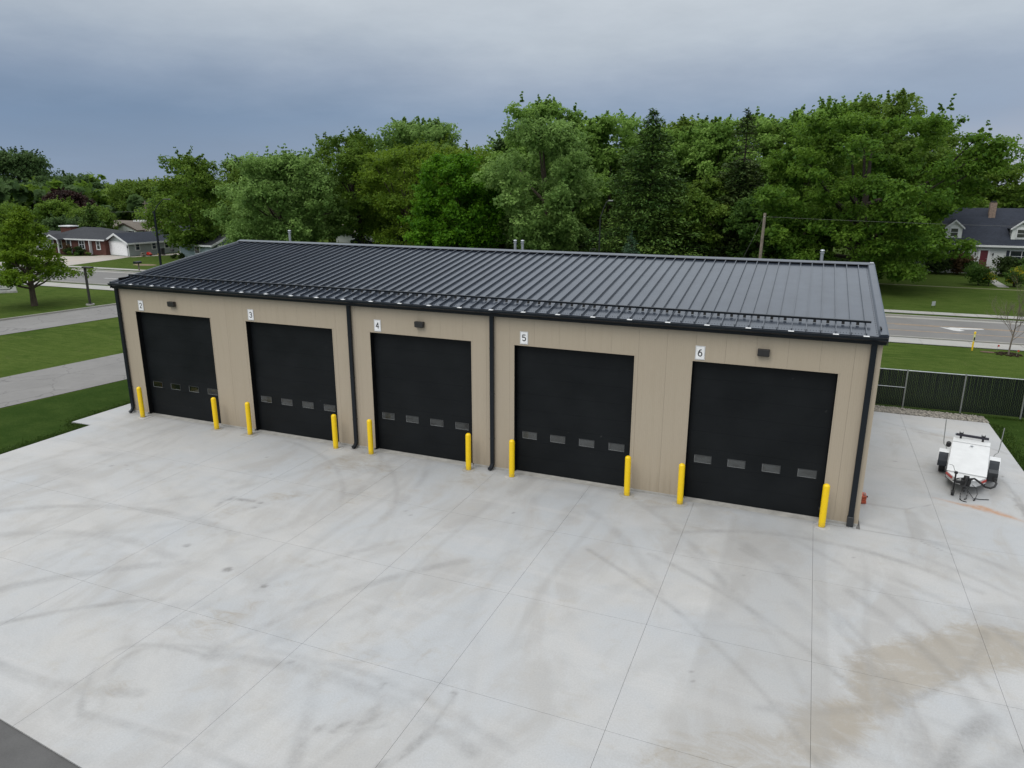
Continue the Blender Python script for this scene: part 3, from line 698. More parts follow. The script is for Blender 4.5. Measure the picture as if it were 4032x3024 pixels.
# ridge cap
rc = rz(7.99)
mb = MB()
cap = [(7.72,rz(7.72)+.078),(7.74,rz(7.72)+.100),(7.99,rc+.112),(8.24,rz(7.72)+.100),(8.26,rz(7.72)+.078),(8.22,rz(7.72)+.078),(7.99,rc+.092),(7.76,rz(7.72)+.078)]
xq = XL-.05
while xq < XR+.02:
    e = min(xq+3.05, XR+.03); q = MB().prism(cap, xq, e+(.03 if e < XR else 0), 'x'); q.build('ridge_cap', M['roof'], B, loc=(0,0,random.uniform(0,.003))); xq = e
    if e >= XR+.03: break
mb = MB(); mb.box((XL+.05,7.80,rz(7.8)+.01), (XR-.1,7.84,rz(7.8)+.085)); mb.build('ridge_closure', M['jamb'], B)
mb = MB(); mb.prism([(7.86,rc+.095),(7.99,rc+.125),(8.12,rc+.095),(7.99,rc+.055)], XR-.06, XR+.07, 'x'); mb.build('ridge_end_cap', M['galv'], B)
# rake flashings
def rake(x0, x1, up):
    mb = MB(); pr = [(x0,.0),(x0,up*.5),(x0+.04*(1 if x1>x0 else -1),up),(x1-.05*(1 if x1>x0 else -1),up+.012),(x1,up-.02),(x1,-.22),(x1-.015*(1 if x1>x0 else -1),-.22),(x1-.015*(1 if x1>x0 else -1),.0)]
    for sgn in (0, 1):
        q = MB(); q.prism(pr, 0, 1, 'y')
        ya, yb = (-.24, 7.99) if sgn == 0 else (D+.24, 7.99)
        q.v = [(x, ya+(yb-ya)*y, (rz(ya+(yb-ya)*y) if sgn == 0 else back(ya+(yb-ya)*y))+z) for x, y, z in q.v]
        mb.add(q.v, q.f)
    return mb.build('rake_flashing', M['roof'], B)
rake(20.44, 20.70, .085); rake(XL+.10, XL-.06, .07)
# gutter, straps, snow rail
gut = [(-.0,5.765),(-.15,5.765),(-.165,5.78),(-.165,5.845),(-.20,5.86),(-.265,5.90),(-.315,5.93),(-.345,5.935),(-.345,6.005),(-.330,6.010),(-.325,5.972),(-.0,5.965)]
mb = MB(); mb.prism(gut, XL-.05, XR+.08, 'x'); mb.build('gutter', M['black'], B)
mb = MB(); mb.prism([(-.215,5.985),(-.16,5.99),(-.16,6.004),(-.215,5.999)], XL, 20.44, 'x'); mb.build('eave_trim', M['roof'], B)
sme = MB().prism([(-.342,6.012),(-.22,6.018),(-.22,6.024),(-.342,6.018)], -.08, .08, 'x').mesh('gutter_strap', M['white'])
for xq in [20.11] + [19.31-k*1.2197 for k in range(24)]: link('gutter_strap', sme, B, (xq+random.uniform(-.012,.012), 0, 0))
ry = .72; zr_ = rz(ry)
mb = MB(); mb.prism([(ry-.028,zr_+.092),(ry+.024,zr_+.100),(ry+.018,zr_+.158),(ry-.034,zr_+.150)], XL+.05, 20.27, 'x'); mb.build('snow_rail', M['black'], B)
cme = MB().prism([(ry-.03,zr_+.05),(ry+.03,zr_+.06),(ry+.03,zr_+.098),(ry-.03,zr_+.090)], -.014, .014, 'x').mesh('rail_clamp', M['black'])
fme2 = MB().prism([(ry-.066,zr_+.018),(ry-.05,zr_+.018),(ry-.00,zr_+.098),(ry-.030,zr_+.098)], -.042, .042, 'x').mesh('snow_flag', M['jamb'])
for xr in ribs:
    link('rail_clamp', cme, B, (xr, 0, 0))
    if xr-RP/2 > XL: link('snow_flag', fme2, B, (xr-RP/2+random.uniform(-.02,.02), 0, 0))
mb = MB()
for xr in ribs:
    for q in range(5):
        xx = xr-RP*(q+.5)/5; yy = -.06+random.uniform(-.008,.008); mb.cyl((xx,yy,rz(yy)+.010), (xx,yy-.002,rz(yy)+.022), .009, n=5)
for q in range(40):
    yy = -.05+q*.2; mb.cyl((20.40,yy,rz(yy)+.01), (20.40,yy,rz(yy)+.024), .011, n=5)
o = mb.build('roof_screw', M['iron'], B); o['kind'] = 'stuff'
# downspouts
for k, xd in enumerate((-9.93, 2.30, 8.27)):
    mb = MB(); mb.box((xd-.072,-.13,.26), (xd+.072,-.025,5.78))
    pts = [(xd,-.075,.34), (xd,-.085,.22), (xd-.02,-.15,.10), (xd-.05,-.24,.055)]
    mb2 = MB(); hw = .072
    for (p, q_) in zip(pts[:-1], pts[1:]):
        p, q_ = Vector(p), Vector(q_); d_ = q_-p; rot = d_.to_track_quat('Z', 'Y').to_matrix(); mb.obox((p+q_)/2, (hw-.001,.049,d_.length/2+.02), rot)
    for zz in (1.2, 2.9, 4.6): mb.box((xd-.083,-.136,zz), (xd+.083,-.0,zz+.03))
    mb.build('downspout', M['black'], B, bevel=.008, seg=1)
mb = MB(); mb.box((20.29,-.135,.30), (20.45,-.018,5.78)); mb.build('downspout', M['black'], B, bevel=.01, seg=1)
mb = MB(); mb.box((20.275,-.15,.0), (20.465,-.012,.33)); mb.build('downspout_boot', M['dark'], B, bevel=.012, seg=1)
# flue pipes
for (xq, zt) in ((-7.55,7.86), (5.50,7.72), (5.87,7.72), (18.83,7.71)):
    mb = MB(); y = 8.95; mb.cyl((xq,y,back(y)-.05), (xq,y,zt-.10), .062, n=20); mb.cyl((xq,y,zt-.14), (xq,y,zt-.12), .085, n=20); mb.cyl((xq,y,zt-.115), (xq,y,zt-.095), .088, n=20)
    mb.cyl((xq,y,zt-.12), (xq,y,zt-.02), .05, n=16); mb.cyl((xq,y,zt-.035), (xq,y,zt-.02), .092, .088, n=20, dome=.04)
    mb.cyl((xq,y,back(y)-.01), (xq,y,back(y)+.10), .12, .075, n=20)
    mb.build('flue_pipe', M['galv'], B, smooth=True)
# number signs, flood lights
def ring(w, h, t_, y): return MB().box((-w,y,-h),(w,y+.0015,-h+t_)).box((-w,y,h-t_),(w,y+.0015,h)).box((-w,y,-h+t_),(-w+t_,y+.0015,h-t_)).box((w-t_,y,-h+t_),(w,y+.0015,h-t_))
def ell(cx, cz, rx, rz_, a0, a1, n=10): return [(cx+rx*math.cos(R(a0+(a1-a0)*i/n)), cz+rz_*math.sin(R(a0+(a1-a0)*i/n))) for i in range(n+1)]
GLYPH = {2: [ell(0,.48,.9,.5,165,-20,10)+[(-.9,-1),(.95,-1)]], 3: [ell(0,.5,.85,.48,150,-90,10), ell(0,-.5,.95,.5,90,-155,10)], 4: [[(.45,-1),(.45,1),(-1,-.4),(1,-.4)]],
         5: [[(.8,1),(-.7,1),(-.8,.12)]+ell(0,-.35,.95,.63,130,-150,12)], 6: [ell(.0,-.38,.9,.62,0,360,16), [(-.88,-.4),(-.7,.3),(-.2,.8),(.5,1)]]}
ink = simple('black_ink', (.012,.012,.014), .5)
where = ['leftmost', 'second', 'middle', 'fourth', 'rightmost']
for k, xs_ in enumerate((-8.63, -2.53, 3.52, 9.47, 15.47)):
    s = thing('number_sign', f'white plate reading {k+2} above the {where[k]} black garage door', 'sign', (xs_, -.012, 5.065), 0, 'number signs above the doors')
    MB().box((-.15,-.005,-.225), (.15,.0,.225)).build('plate', simple('sign_white', (.80,.80,.80), .4), s, bevel=.0)
    ring(.138, .213, .006, -.0075).build('border', ink, s)
    mb = MB(); W_ = .0165
    for st in GLYPH[k+2]:
        for p, q in zip(st[:-1], st[1:]):
            p = Vector((p[0]*.062, 0, p[1]*.105)); q = Vector((q[0]*.062, 0, q[1]*.105)); d_ = q-p; n_ = Vector((-d_.z, 0, d_.x)).normalized()*W_; e_ = d_.normalized()*W_*.5
            P4 = [p-e_+n_, q+e_+n_, q+e_-n_, p-e_-n_]; mb.add([(v.x, -.0065, v.z) for v in P4]+[(v.x, -.0045, v.z) for v in P4], [(0,1,2,3),(7,6,5,4),(0,4,5,1),(1,5,6,2),(2,6,7,3),(3,7,4,0)])
    me = bpy.data.meshes.new('digit'); me.from_pydata(mb.v, [], mb.f); me.materials.append(ink); link('digit', me, s)
for xc, lab in ((-6.73, 'black box wall light above the leftmost garage door'), (5.37, 'black box wall light above the middle garage door'), (17.37, 'black box wall light above the rightmost garage door')):
    s = thing('wall_light', lab, 'wall light', (xc, -.0, 5.25), 0, 'box lights high on the front wall')
    MB().prism([(-.015,-.11),(-.125,-.11),(-.155,-.085),(-.165,.10),(-.150,.11),(-.015,.11)], -.175, .175, 'x').build('housing', simple('bronze_housing', (.022,.021,.021), .4), s, bevel=.012)
    MB().box((-.14,-.115,-.116), (.14,-.03,-.108)).build('lens', M['pane'], s)
    MB().box((-.08,-.02,-.08), (.08,-.002,.08)).build('backplate', M['dark'], s)
# bollards
BX = [-8.928,-4.592,-2.769,1.573,3.228,7.463,9.198,13.435,15.221,19.565]
BL = ['yellow bollard left of the leftmost door, nearest the left end of the wall', 'yellow bollard right of the leftmost door', 'yellow bollard left of the second door, on a square grout pad', 'yellow bollard right of the second door', 'yellow bollard left of the middle door, beside the damp streak',
      'yellow bollard right of the middle door', 'yellow bollard left of the fourth door', 'yellow bollard right of the fourth door', 'yellow bollard left of the rightmost door', 'yellow bollard right of the rightmost door, nearest the building corner']
bme = MB().cyl((0,0,0), (0,0,1.35), .101, n=28, dome=.085).mesh('post', M['yellow'], smooth=True)
bmr = MB().cyl((0,0,0), (0,0,.018), .107, n=28).mesh('base_ring', simple('dirty_collar', (.30,.28,.22), .8))
for k, xb in enumerate(BX):
    s = thing('bollard', BL[k], 'bollard', (xb, -.447, 0), random.uniform(0,6), 'yellow bollards beside the doors'); s.rotation_euler.x = R(random.uniform(-.5,.5)); s.rotation_euler.y = R(random.uniform(-.5,.5))
    link('post', bme, s); link('base_ring', bmr, s)
    mb = MB(); r0 = .27 if k not in (0,2) else .0
    if r0:
        pts = [((r0+random.uniform(-.02,.02)-(.0 if k not in (1,4) else .04))*math.cos(i*math.pi/12), (r0*.92+random.uniform(-.015,.015))*math.sin(i*math.pi/12)) for i in range(24)]
        mb.prism(pts, -.01, .008, 'z')
    else:
        q = .33; rot = -s.rotation_euler.z; mb.prism([(math.cos(rot)*a-math.sin(rot)*b, math.sin(rot)*a+math.cos(rot)*b) for a, b in ((-q,-q*.8),(q,-q*.8),(q,q*.8),(-q,q*.8))], -.01, .007, 'z')
    mb.build('grout_pad', M['foot'] if k % 3 else M['pad'], s)
# ================================================================== FENCE
F = thing('chain_link_fence', 'chain link fence with dark green privacy slats and galvanised posts behind the pavement', 'fence', (0,0,0))
fy = lambda x: 14.62 + .03*(x-20.7)
FX0, FX1, FH = 20.7, 33.0, 1.80
for k, xp in enumerate((20.78, 23.22, 25.62, 28.02, 30.42, 32.82)):
    MB().cyl((xp,fy(xp)-.045,-.05), (xp,fy(xp)-.045,FH+.03), .034, n=14, dome=.03).build('post', simple('dull_post', (.17,.18,.17), .6), F, smooth=True)
MB().tube([(FX0,fy(FX0)-.02,FH), (FX1,fy(FX1)-.02,FH)], .024, 10).build('top_rail', M['galv'], F, smooth=True)
MB().tube([(20.8,fy(20.8)-.05,.98), (23.2,fy(23.2)-.05,.97)], .019, 10).build('brace_rail', M['galv'], F, smooth=True)
slat = simple('dark_green_slat', (.004,.007,.0055), .5, 0, .35, 3, .25); wire = simple('fence_wire', (.038,.050,.040), .45, .3, .2, 9)
mb = MB(); xq = FX0+.03; 
while xq < FX1:
    y = fy(xq); h = FH-.03+random.uniform(-.02,.03); w = .032; dx = random.uniform(-.006,.006)
    mb.add([(xq-w,y,.03),(xq+w,y,.03),(xq+w+dx,y,h),(xq-w+dx,y,h),(xq-w,y+.006,.03),(xq+w,y+.006,.03),(xq+w+dx,y+.006,h),(xq-w+dx,y+.006,h)], [(0,1,2,3),(4,7,6,5),(0,3,7,4),(1,5,6,2),(3,2,6,7)]); xq += .0715
o = mb.build('slat', slat, F); o['kind'] = 'stuff'
mb = MB(); p_ = .105; n = int((FX1-FX0)/p_)
for k in range(-18, n):
    for s_ in (1, -1):
        xa = FX0+k*p_ if s_ == 1 else FX0+k*p_; xb = xa+(FH+.04)*.62
        x0, x1 = (xa, xb) if s_ == 1 else (xb, xa)
        z0, z1 = .0, FH+.04
        def clip(x): return min(max(x, FX0), FX1)
        cx0, cx1 = clip(x0), clip(x1)
        if abs(x1-x0) < 1e-6 or cx0 == cx1: continue
        za = z0+(z1-z0)*(cx0-x0)/(x1-x0); zb = z0+(z1-z0)*(cx1-x0)/(x1-x0); w = .0042
        ya, yb = fy(cx0)-.008, fy(cx1)-.008
        mb.add([(cx0-w,ya,za),(cx0+w,ya,za),(cx1+w,yb,zb),(cx1-w,yb,zb)], [(0,1,2,3)])
o = mb.build('wire_mesh', wire, F); o['kind'] = 'stuff'
# ================================================================== TRAILER
T = thing('equipment_trailer', 'small white single axle trailer with closed lid and black tongue on the concrete', 'trailer', (24.47,6.05,0), R(-11.5))
W2 = .57
# body: local +y is the rear, the tongue points to -y
pr = [(-1.55,.36),(-1.62,.58),(-.55,.80),(.65,.97),(1.02,1.02),(1.10,.98),(1.10,.36)]
MB().prism(pr, -W2, W2, 'x').build('body', M['white'], T, bevel=.018)
lid = [(-1.60,.590),(-.55,.812),(.62,.980),(.62,1.012),(-.55,.846),(-1.62,.622)]
MB().prism(lid, -W2-.022, W2+.022, 'x').build('lid', M['white'], T, bevel=.012)
MB().prism([(.66,.985),(1.0,1.03),(1.12,1.0),(1.12,1.03),(1.0,1.075),(.66,1.03)], -W2-.02, W2+.02, 'x').build('rear_deck', M['white'], T, bevel=.012)
MB().cyl((.03,.42,.97), (.03,.42,1.03), .022, n=10).box((-.02,.36,1.01), (.08,.40,1.03)).build('lid_latch', M['galv'], T)
# folded nose under the lid
nose = [(-W2-.02,-1.56),(W2+.02,-1.56),(.34,-2.06),(.0,-2.22),(-.34,-2.06)]
MB().prism(nose, .36, .57, 'z').build('nose', M['white'], T, bevel=.012)
MB().prism([(-.59,-1.60),(-.40,-1.99),(-.41,-2.0),(-.605,-1.60)], .47, .55, 'z').build('reflector', M['red'], T)
MB().prism([(.59,-1.62),(.45,-1.94),(.46,-1.95),(.605,-1.62)], .45, .53, 'z').build('reflector', M['red'], T)
MB().box((-W2-.03,-1.5,.30), (-W2+.02,1.0,.36)).box((W2-.02,-1.5,.30), (W2+.03,1.0,.36)).box((-.85,-.05,.28), (.85,.05,.35)).build('chassis', M['iron'], T)
for s_ in (-1, 1):
    xc = s_*.78; a0, a1 = (xc-.175, xc+.175)
    prof = [(-.52,.40),(-.50,.56),(-.34,.72),(-.12,.80),(.24,.80),(.46,.68),(.54,.45),(.50,.45),(.42,.65),(.22,.765),(-.12,.765),(-.32,.69),(-.465,.55),(-.485,.40)]
    MB().prism(prof, a0, a1, 'x').build('fender', M['white'], T, bevel=.008, seg=1)
    MB().prism([(-.535,.38),(-.515,.56),(-.355,.73),(-.20,.785),(-.20,.795),(-.36,.742),(-.527,.565),(-.548,.38)], a0+.025, a1-.025, 'x').build('fender_grip', M['grip'], T)
    wh = MB().cyl((xc-.10,0,.345), (xc+.10,0,.345), .345, n=32); tyre = wh.build('tyre', M['rubber'], T, bevel=.03, smooth=True)
    MB().cyl((xc-.105,0,.345), (xc+.105,0,.345), .19, n=24).cyl((xc-.115,0,.345), (xc+.115,0,.345), .05, n=12).build('rim', M['white'], tyre, bevel=.01)
    # guide pole
    MB().tube([(xc-s_*.06,.42,.68), (xc-s_*.02,.44,.82), (xc+s_*.07,.50,.90), (xc+s_*.09,.50,1.05), (xc+s_*.12,.52,1.84)], .016, 8).build('guide_pole', M['galvp'], T, smooth=True)
    MB().box((xc-.10,.56,.50), (xc+.08,.66,.60)).build('rear_lamp', M['red'], T, bevel=.008)
MB().cyl((-.70,.55,.86), (-.70,.80,.86), .085, n=16).build('side_roller', M['rubber'], T, bevel=.03)
MB().box((-.52,.98,1.15), (.52,1.06,1.235)).build('top_bar', simple('black_steel_bar', (.016,.014,.024), .45), T, bevel=.008)
MB().box((-.56,.985,1.16), (-.52,1.055,1.23)).build('bar_end', M['galv'], T)
for xb in (-.36, .34):
    MB().tube([(xb,.92,1.03), (xb,1.00,1.08), (xb,1.02,1.17)], .024, 8).box((xb-.035,.95,1.03), (xb+.035,1.02,1.14)).box((xb-.06,.97,1.25), (xb+.06,1.07,1.27)).box((xb-.065,.97,1.25), (xb-.045,1.07,1.31)).box((xb+.045,.97,1.25), (xb+.065,1.07,1.31)).build('bar_bracket', M['iron'], T)
# tongue, coupler, jack, hose, chains
MB().box((-.055,-2.62,.33), (.055,-1.9,.43)).box((-.13,-2.36,.42), (.15,-2.10,.60)).cyl((.02,-2.28,.56), (.02,-2.20,.74), .085, n=14).build('tongue', M['iron'], T, bevel=.012)
MB().cyl((0,-2.62,.40), (0,-2.78,.40), .055, .045, n=14).box((-.05,-2.66,.44), (.05,-2.50,.50)).tube([(.0,-2.55,.48), (.03,-2.48,.60), (.03,-2.44,.74)], .022, 8).build('coupler', M['iron'], T)
MB().tube([(-.36,-2.26,.50), (-.2,-2.25,.62), (.0,-2.18,.66), (.2,-2.2,.62)], .018, 8).cyl((.12,-2.28,.50), (.12,-2.28,.70), .05, n=12).cyl((-.08,-2.2,.58), (.08,-2.34,.60), .045, n=12).build('winch', M['iron'], T)
jk = MB().cyl((-.30,-2.28,.16), (-.30,-2.28,.78), .026, n=14).cyl((-.30,-2.28,.78), (-.30,-2.28,.85), .055, n=14).box((-.30,-2.32,.46), (-.04,-2.24,.54)).build('jack', M['iron'], T)
MB().tube([(-.30,-2.28,.83), (-.36,-2.20,.87), (-.40,-2.16,.98), (-.45,-2.15,1.02), (-.53,-2.15,1.02)], .010, 6).build('crank_handle', M['galvp'], jk)
MB().cyl((-.345,-2.33,.095), (-.255,-2.33,.095), .095, n=20).build('jack_wheel', M['rubber'], jk, bevel=.015)
MB().box((-.36,-2.35,.08), (-.35,-2.26,.26)).box((-.25,-2.35,.08), (-.24,-2.26,.26)).build('wheel_fork', M['iron'], jk)
MB().box((.62,-1.06,.30), (.92,-.66,.62)).build('battery_box', M['dark'], T, bevel=.02)
MB().cyl((.84,-1.06,.42), (.84,-1.22,.42), .07, n=14).build('hose_fitting', M['iron'], T)
MB().tube([(.05,-2.28,.66), (.25,-2.18,.68), (.42,-2.12,.56), (.58,-2.04,.42), (.74,-1.86,.34), (.86,-1.62,.34), (.90,-1.38,.38), (.84,-1.20,.42)], .034, 10).build('hose', M['rubber'], T, smooth=True)
def chain(pts):
    mb = MB(); P = [Vector(p) for p in pts]; k = 0; 
    for a, b in zip(P[:-1], P[1:]):
        n = max(1, int((b-a).length/.045))
        for i in range(n):
            c = a.lerp(b, (i+.5)/n); d = (b-a).normalized(); rot = d.to_track_quat('Z', 'Y').to_matrix() @ Matrix.Rotation(math.pi/2*(k % 2), 3, 'Z'); mb.obox(c, (.016,.006,.030), rot); k += 1
    return mb
chain([(-.05,-2.35,.36), (-.07,-2.48,.14), (-.06,-2.62,.02), (.02,-2.72,.015), (.14,-2.74,.015)]).build('safety_chain', M['iron'], T)
chain([(.12,-2.35,.36), (.12,-2.44,.16), (.11,-2.52,.03), (.04,-2.56,.02)]).build('safety_chain', M['iron'], T)
MB().tube([(.22,-2.2,.46), (.36,-2.24,.36), (.40,-2.34,.2), (.36,-2.42,.07)], .010, 6).cyl((.36,-2.42,.07), (.33,-2.48,.02), .026, n=10).build('plug_lead', M['rubber'], T)
MB().tube([(.10,-2.34,.30), (.3,-2.36,.05), (.5,-2.26,.02), (.75,-2.12,.018)], .014, 6).build('strap', M['dark'], T)
# ================================================================== SMALL THINGS BY THE CORNER
PS = .72
P = thing('broken_barricade', 'orange plastic pieces stacked on the ground beside the building corner', 'barricade', (20.86,2.05,0), .1)
P.scale = (PS,PS,PS); P.location.x = 20.80
for k in range(5):
    MB().box((-.14,-.26,.03+.075*k), (.15,.24,.09+.075*k)).build('board', M['orange'], P, bevel=.01, seg=1).rotation_euler = (R(random.uniform(-3,3)), R(random.uniform(-4,4)), R(random.uniform(-9,9)))
MB().tube([(.12,-.2,.40), (.05,-.1,.44), (.1,.05,.40), (.16,.0,.3), (.18,-.18,.22)], .018, 6).build('strap', M['galvp'], P)
MB().box((.10,-.10,.28), (.24,-.03,.34)).build('foot_block', M['rubber'], P)
# ================================================================== HOUSES
def opening(parent, name, c, w, h, frame, glass, t_=.09, d=(0,-1), mull=True, shut=None):
    """window on a wall facing local -y (d kept for clarity) with frame and pane"""
    x, y, z = c
    mb = MB(); mb.box((x-w/2-t_,y-.06,z-t_), (x-w/2,y+.02,z+h+t_)); mb.box((x+w/2,y-.06,z-t_), (x+w/2+t_,y+.02,z+h+t_)); mb.box((x-w/2,y-.06,z+h), (x+w/2,y+.02,z+h+t_)); mb.box((x-w/2-t_*.4,y-.09,z-t_), (x+w/2+t_*.4,y+.02,z))
    if mull: mb.box((x-w/2,y-.045,z+h/2-.025), (x+w/2,y-.005,z+h/2+.025))
    if mull == 2: mb.box((x-.035,y-.05,z), (x+.035,y-.005,z+h))
    f = mb.build(name, frame, parent)
    MB().box((x-w/2,y-.03,z), (x+w/2,y+.01,z+h)).build('pane', glass, f)
    if shut:
        for s_ in (-1, 1): MB().box((x+s_*(w/2+t_+.17)-.16,y-.05,z-.02), (x+s_*(w/2+t_+.17)+.16,y-.004,z+h+.04)).build('shutter', shut, parent)
    return f
def gable(parent, x0, x1, y0, y1, ze, zr, wall, roofm, trim, axis='y', over=.35, z0=-.06, th=.12):
    """walls with gable ends and two roof slabs; axis is the ridge direction"""
    xm, ym = (x0+x1)/2, (y0+y1)/2
    if axis == 'y': w = MB().prism([(x0,z0),(x1,z0),(x1,ze),(xm,zr-.1),(x0,ze)], y0, y1, 'y')
    else: w = MB().prism([(y0,z0),(y1,z0),(y1,ze),(ym,zr-.1),(y0,ze)], x0, x1, 'x')
    w.build('wall', wall, parent)
    rf = None
    a0, a1, am, b0, b1 = (x0, x1, xm, y0, y1) if axis == 'y' else (y0, y1, ym, x0, x1)
    sl_ = (zr-ze)/(am-a0)
    for s_ in (-1, 1):
        e = (a0-over) if s_ == -1 else (a1+over); zed = ze-over*sl_
        mb = MB().prism([(am,zr),(e,zed),(e,zed+th),(am,zr+th)], b0-over, b1+over, axis); o = mb.build('roof', roofm, parent)
        MB().prism([(e,zed-.10),(e+s_*.06,zed-.10),(e+s_*.06,zed+th+.01),(e,zed+th+.01)], b0-over, b1+over, axis).build('eave_board', trim, parent)
        for bb, dd in ((b0-over, -.05), (b1+over, .05)):
            MB().prism([(am,zr-.16),(e,zed-.16),(e,zed+th+.02),(am,zr+th+.02)], bb, bb+dd, axis).build('rake_board', trim, parent)
# red brick ranch house
H = thing('brick_house', 'low red brick house with charcoal hip roof and a wide brick chimney', 'house', (0,0,0))
hx0, hx1, hy0, hy1, ze = -93.2, -80.6, 56.0, 65.0, 2.3
MB().box((hx0,hy0,-.06), (hx1,hy1,ze)).build('wall', M['brick'], H)
o_ = .45; zb = ze-.02
vs = [(hx0-o_,hy0-o_,zb),(hx1+o_,hy0-o_,zb),(hx1+o_,hy1+o_,zb),(hx0-o_,hy1+o_,zb),(-90.6,60.5,3.76),(-86.6,60.5,3.76)]
MB().add(vs, [(0,1,5,4),(1,2,5),(2,3,4,5),(3,0,4),(3,2,1,0)]).build('roof', M['sh_grey'], H)
MB().box((hx0-o_,hy0-o_-.02,zb-.17), (hx1+o_,hy0-o_+.06,zb+.03)).build('eave_board', M['white'], H)
MB().box((hx0-o_,hy0-o_+.06,zb-.05), (hx1+o_,hy0-.0,zb-.03)).build('soffit', M['white'], H)
ch = MB().box((-94.4,59.4,2.0), (-92.1,60.6,3.78)).build('chimney', M['brick'], H); MB().box((-94.55,59.2,3.78), (-91.95,60.8,3.95)).build('chimney_cap', M['white'], ch)
opening(H, 'window', (-85.55,56,.85), 1.05, 1.12, M['white'], M['glass'], .12, mull=2)
opening(H, 'window', (-82.0,56,.85), .62, 1.2, M['white'], M['pane'], .12)
opening(H, 'window', (-90.4,56,.75), .7, 1.2, M['white'], M['glass'], .1); opening(H, 'window', (-92.3,56,.75), .8, 1.2, M['white'], M['glass'], .1)
MB().box((-88.75,55.93,.1), (-88.0,56.0,1.95)).build('front_door', M['dark'], H); MB().box((-88.92,55.9,.05), (-88.76,55.99,2.05)).box((-87.99,55.9,.05), (-87.83,55.99,2.05)).build('door_trim', M['white'], H)
for xq in (-91.4, -89.2): MB().box((xq-.09,54.7,.0), (xq+.09,54.88,2.2)).build('porch_post', M['white'], H)
MB().prism([(-91.7,2.15),(-88.9,2.15),(-90.3,2.78)], 54.6, 57.5, 'y').build('porch_gable', M['sd_grey'], H)
for s_ in (-1, 1): MB().prism([(-90.3,2.76),(-90.3+s_*1.62,2.08),(-90.3+s_*1.62,2.20),(-90.3,2.90)], 54.4, 57.8, 'y').build('porch_roof', M['white'] if False else M['sh_grey'], H); MB().prism([(-90.3,2.72),(-90.3+s_*1.62,2.02),(-90.3+s_*1.62,2.20),(-90.3,2.92)], 54.33, 54.39, 'y').build('rake_board', M['white'], H)
MB().box((-83.5,55.55,.0), (-83.40,55.99,.0+2.2)).build('downpipe', M['white'], H)
MB().prism([(-93.2,2.72),(-91.9,2.72),(-91.9,3.16)], 59.2, 59.3, 'y').build('roof_vent', M['white'], H)
gable(H, -99.5, -93.3, 58.4, 64.2, 1.95, 2.8, M['sd_pale'], M['sh_grey'], M['white'], 'x', .3)
# grey house with the garage gable
G_ = thing('grey_house', 'grey sided house with a white double garage door under a gable', 'house', (-78.55,56.5,0), R(-8))
gable(G_, -2.75, 2.75, 0, 8.0, 1.98, 3.16, M['sd_grey'], M['sh_blue'], M['white'], 'y', .42)
MB().box((-2.25,-.05,.0), (2.25,.0,1.86)).build('garage_door', simple('garage_door_white', (.78,.78,.78), .5), G_)
MB().box((-2.42,-.075,.0), (-2.25,.0,2.0)).box((2.25,-.075,.0), (2.42,.0,2.0)).box((-2.42,-.075,1.86), (2.42,.0,2.05)).build('garage_door_trim', M['white'], G_)
for s_ in (-1, 1): MB().prism([(-.0,.0)]*0 or [(-.08,1.2),(.08,1.2),(.06,1.45),(-.06,1.45)], -.2, -.0, 'y').build('coach_light', M['iron'], G_, loc=(s_*2.6,0,0))
for yy in (1.35, 4.05, 6.2):
    w_ = MB(); w_.box((2.74,yy-.42,.72), (2.82,yy+.42,1.86)); f_ = w_.build('window', M['white'], G_); MB().box((2.75,yy-.27,.84), (2.835,yy+.27,1.28)).box((2.75,yy-.27,1.33), (2.835,yy+.27,1.76)).build('pane', M['glass'], f_)
MB().tube([(3.15,-.3,1.72), (2.84,-.12,1.55), (2.84,-.12,.05)], .05, 6).build('downpipe', M['white'], G_)
gable(G_, -5.6, -.1, 9.4, 15, 2.55, 3.62, M['sd_grey'], M['sh_blue'], M['white'], 'y', .4)
# clutter along the grey wall
wp = thing('wood_pile', 'heap of split firewood against the grey house wall', 'firewood', (-74.2,57.0,0), R(70))
for k in range(26):
    r_ = .06+.03*random.random(); a_ = random.uniform(-.6,.6); lvl = k//7
    MB().cyl((-.2,random.uniform(-.6,.6)*(1-.22*lvl),.07+.13*lvl), (.2,random.uniform(-.6,.6)*(1-.22*lvl),.07+.13*lvl), r_, n=7).build('log', M['wood'], wp)
def small(name, label, cat, loc, fn, rz_=0):
    t_ = thing(name, label, cat, loc, rz_); fn(t_); return t_
small('wheelie_bin', 'black wheeled rubbish bin against the grey house wall', 'bin', (-73.2,59.6,0), lambda t_: (MB().prism([(-.28,.06),(.28,.06),(.34,.95),(-.34,.95)], -.3, .3, 'y').build('tub', M['dark'], t_), MB().box((-.37,-.34,.95), (.37,.36,1.02)).build('lid', M['rubber'], t_), MB().cyl((-.3,.3,.1), (.3,.3,.1), .1, n=12).build('wheel', M['rubber'], t_)))
small('kettle_grill', 'black barbecue and covers by the grey house wall', 'grill', (-72.4,60.9,0), lambda t_: (MB().cyl((0,0,.5), (0,0,.72), .3, .22, n=14, dome=.12).build('bowl', M['iron'], t_), [MB().tube([(.25*math.cos(a_),.25*math.sin(a_),0),(.12*math.cos(a_),.12*math.sin(a_),.55)], .02, 6).build('leg', M['iron'], t_) for a_ in (0,2.1,4.2)]))
small('red_toy_car', 'red plastic toy car beside the firewood', 'toy', (-73.9,57.9,0), lambda t_: (MB().prism([(-.35,.12),(.4,.12),(.42,.3),(.2,.34),(.1,.52),(-.25,.52),(-.35,.32)], -.2, .2, 'y').build('body', M['red'], t_, bevel=.03), [MB().cyl((sx,-.22,.1),(sx,.22,.1),.1,n=12).build('wheel', M['rubber'], t_) for sx in (-.22,.25)]))
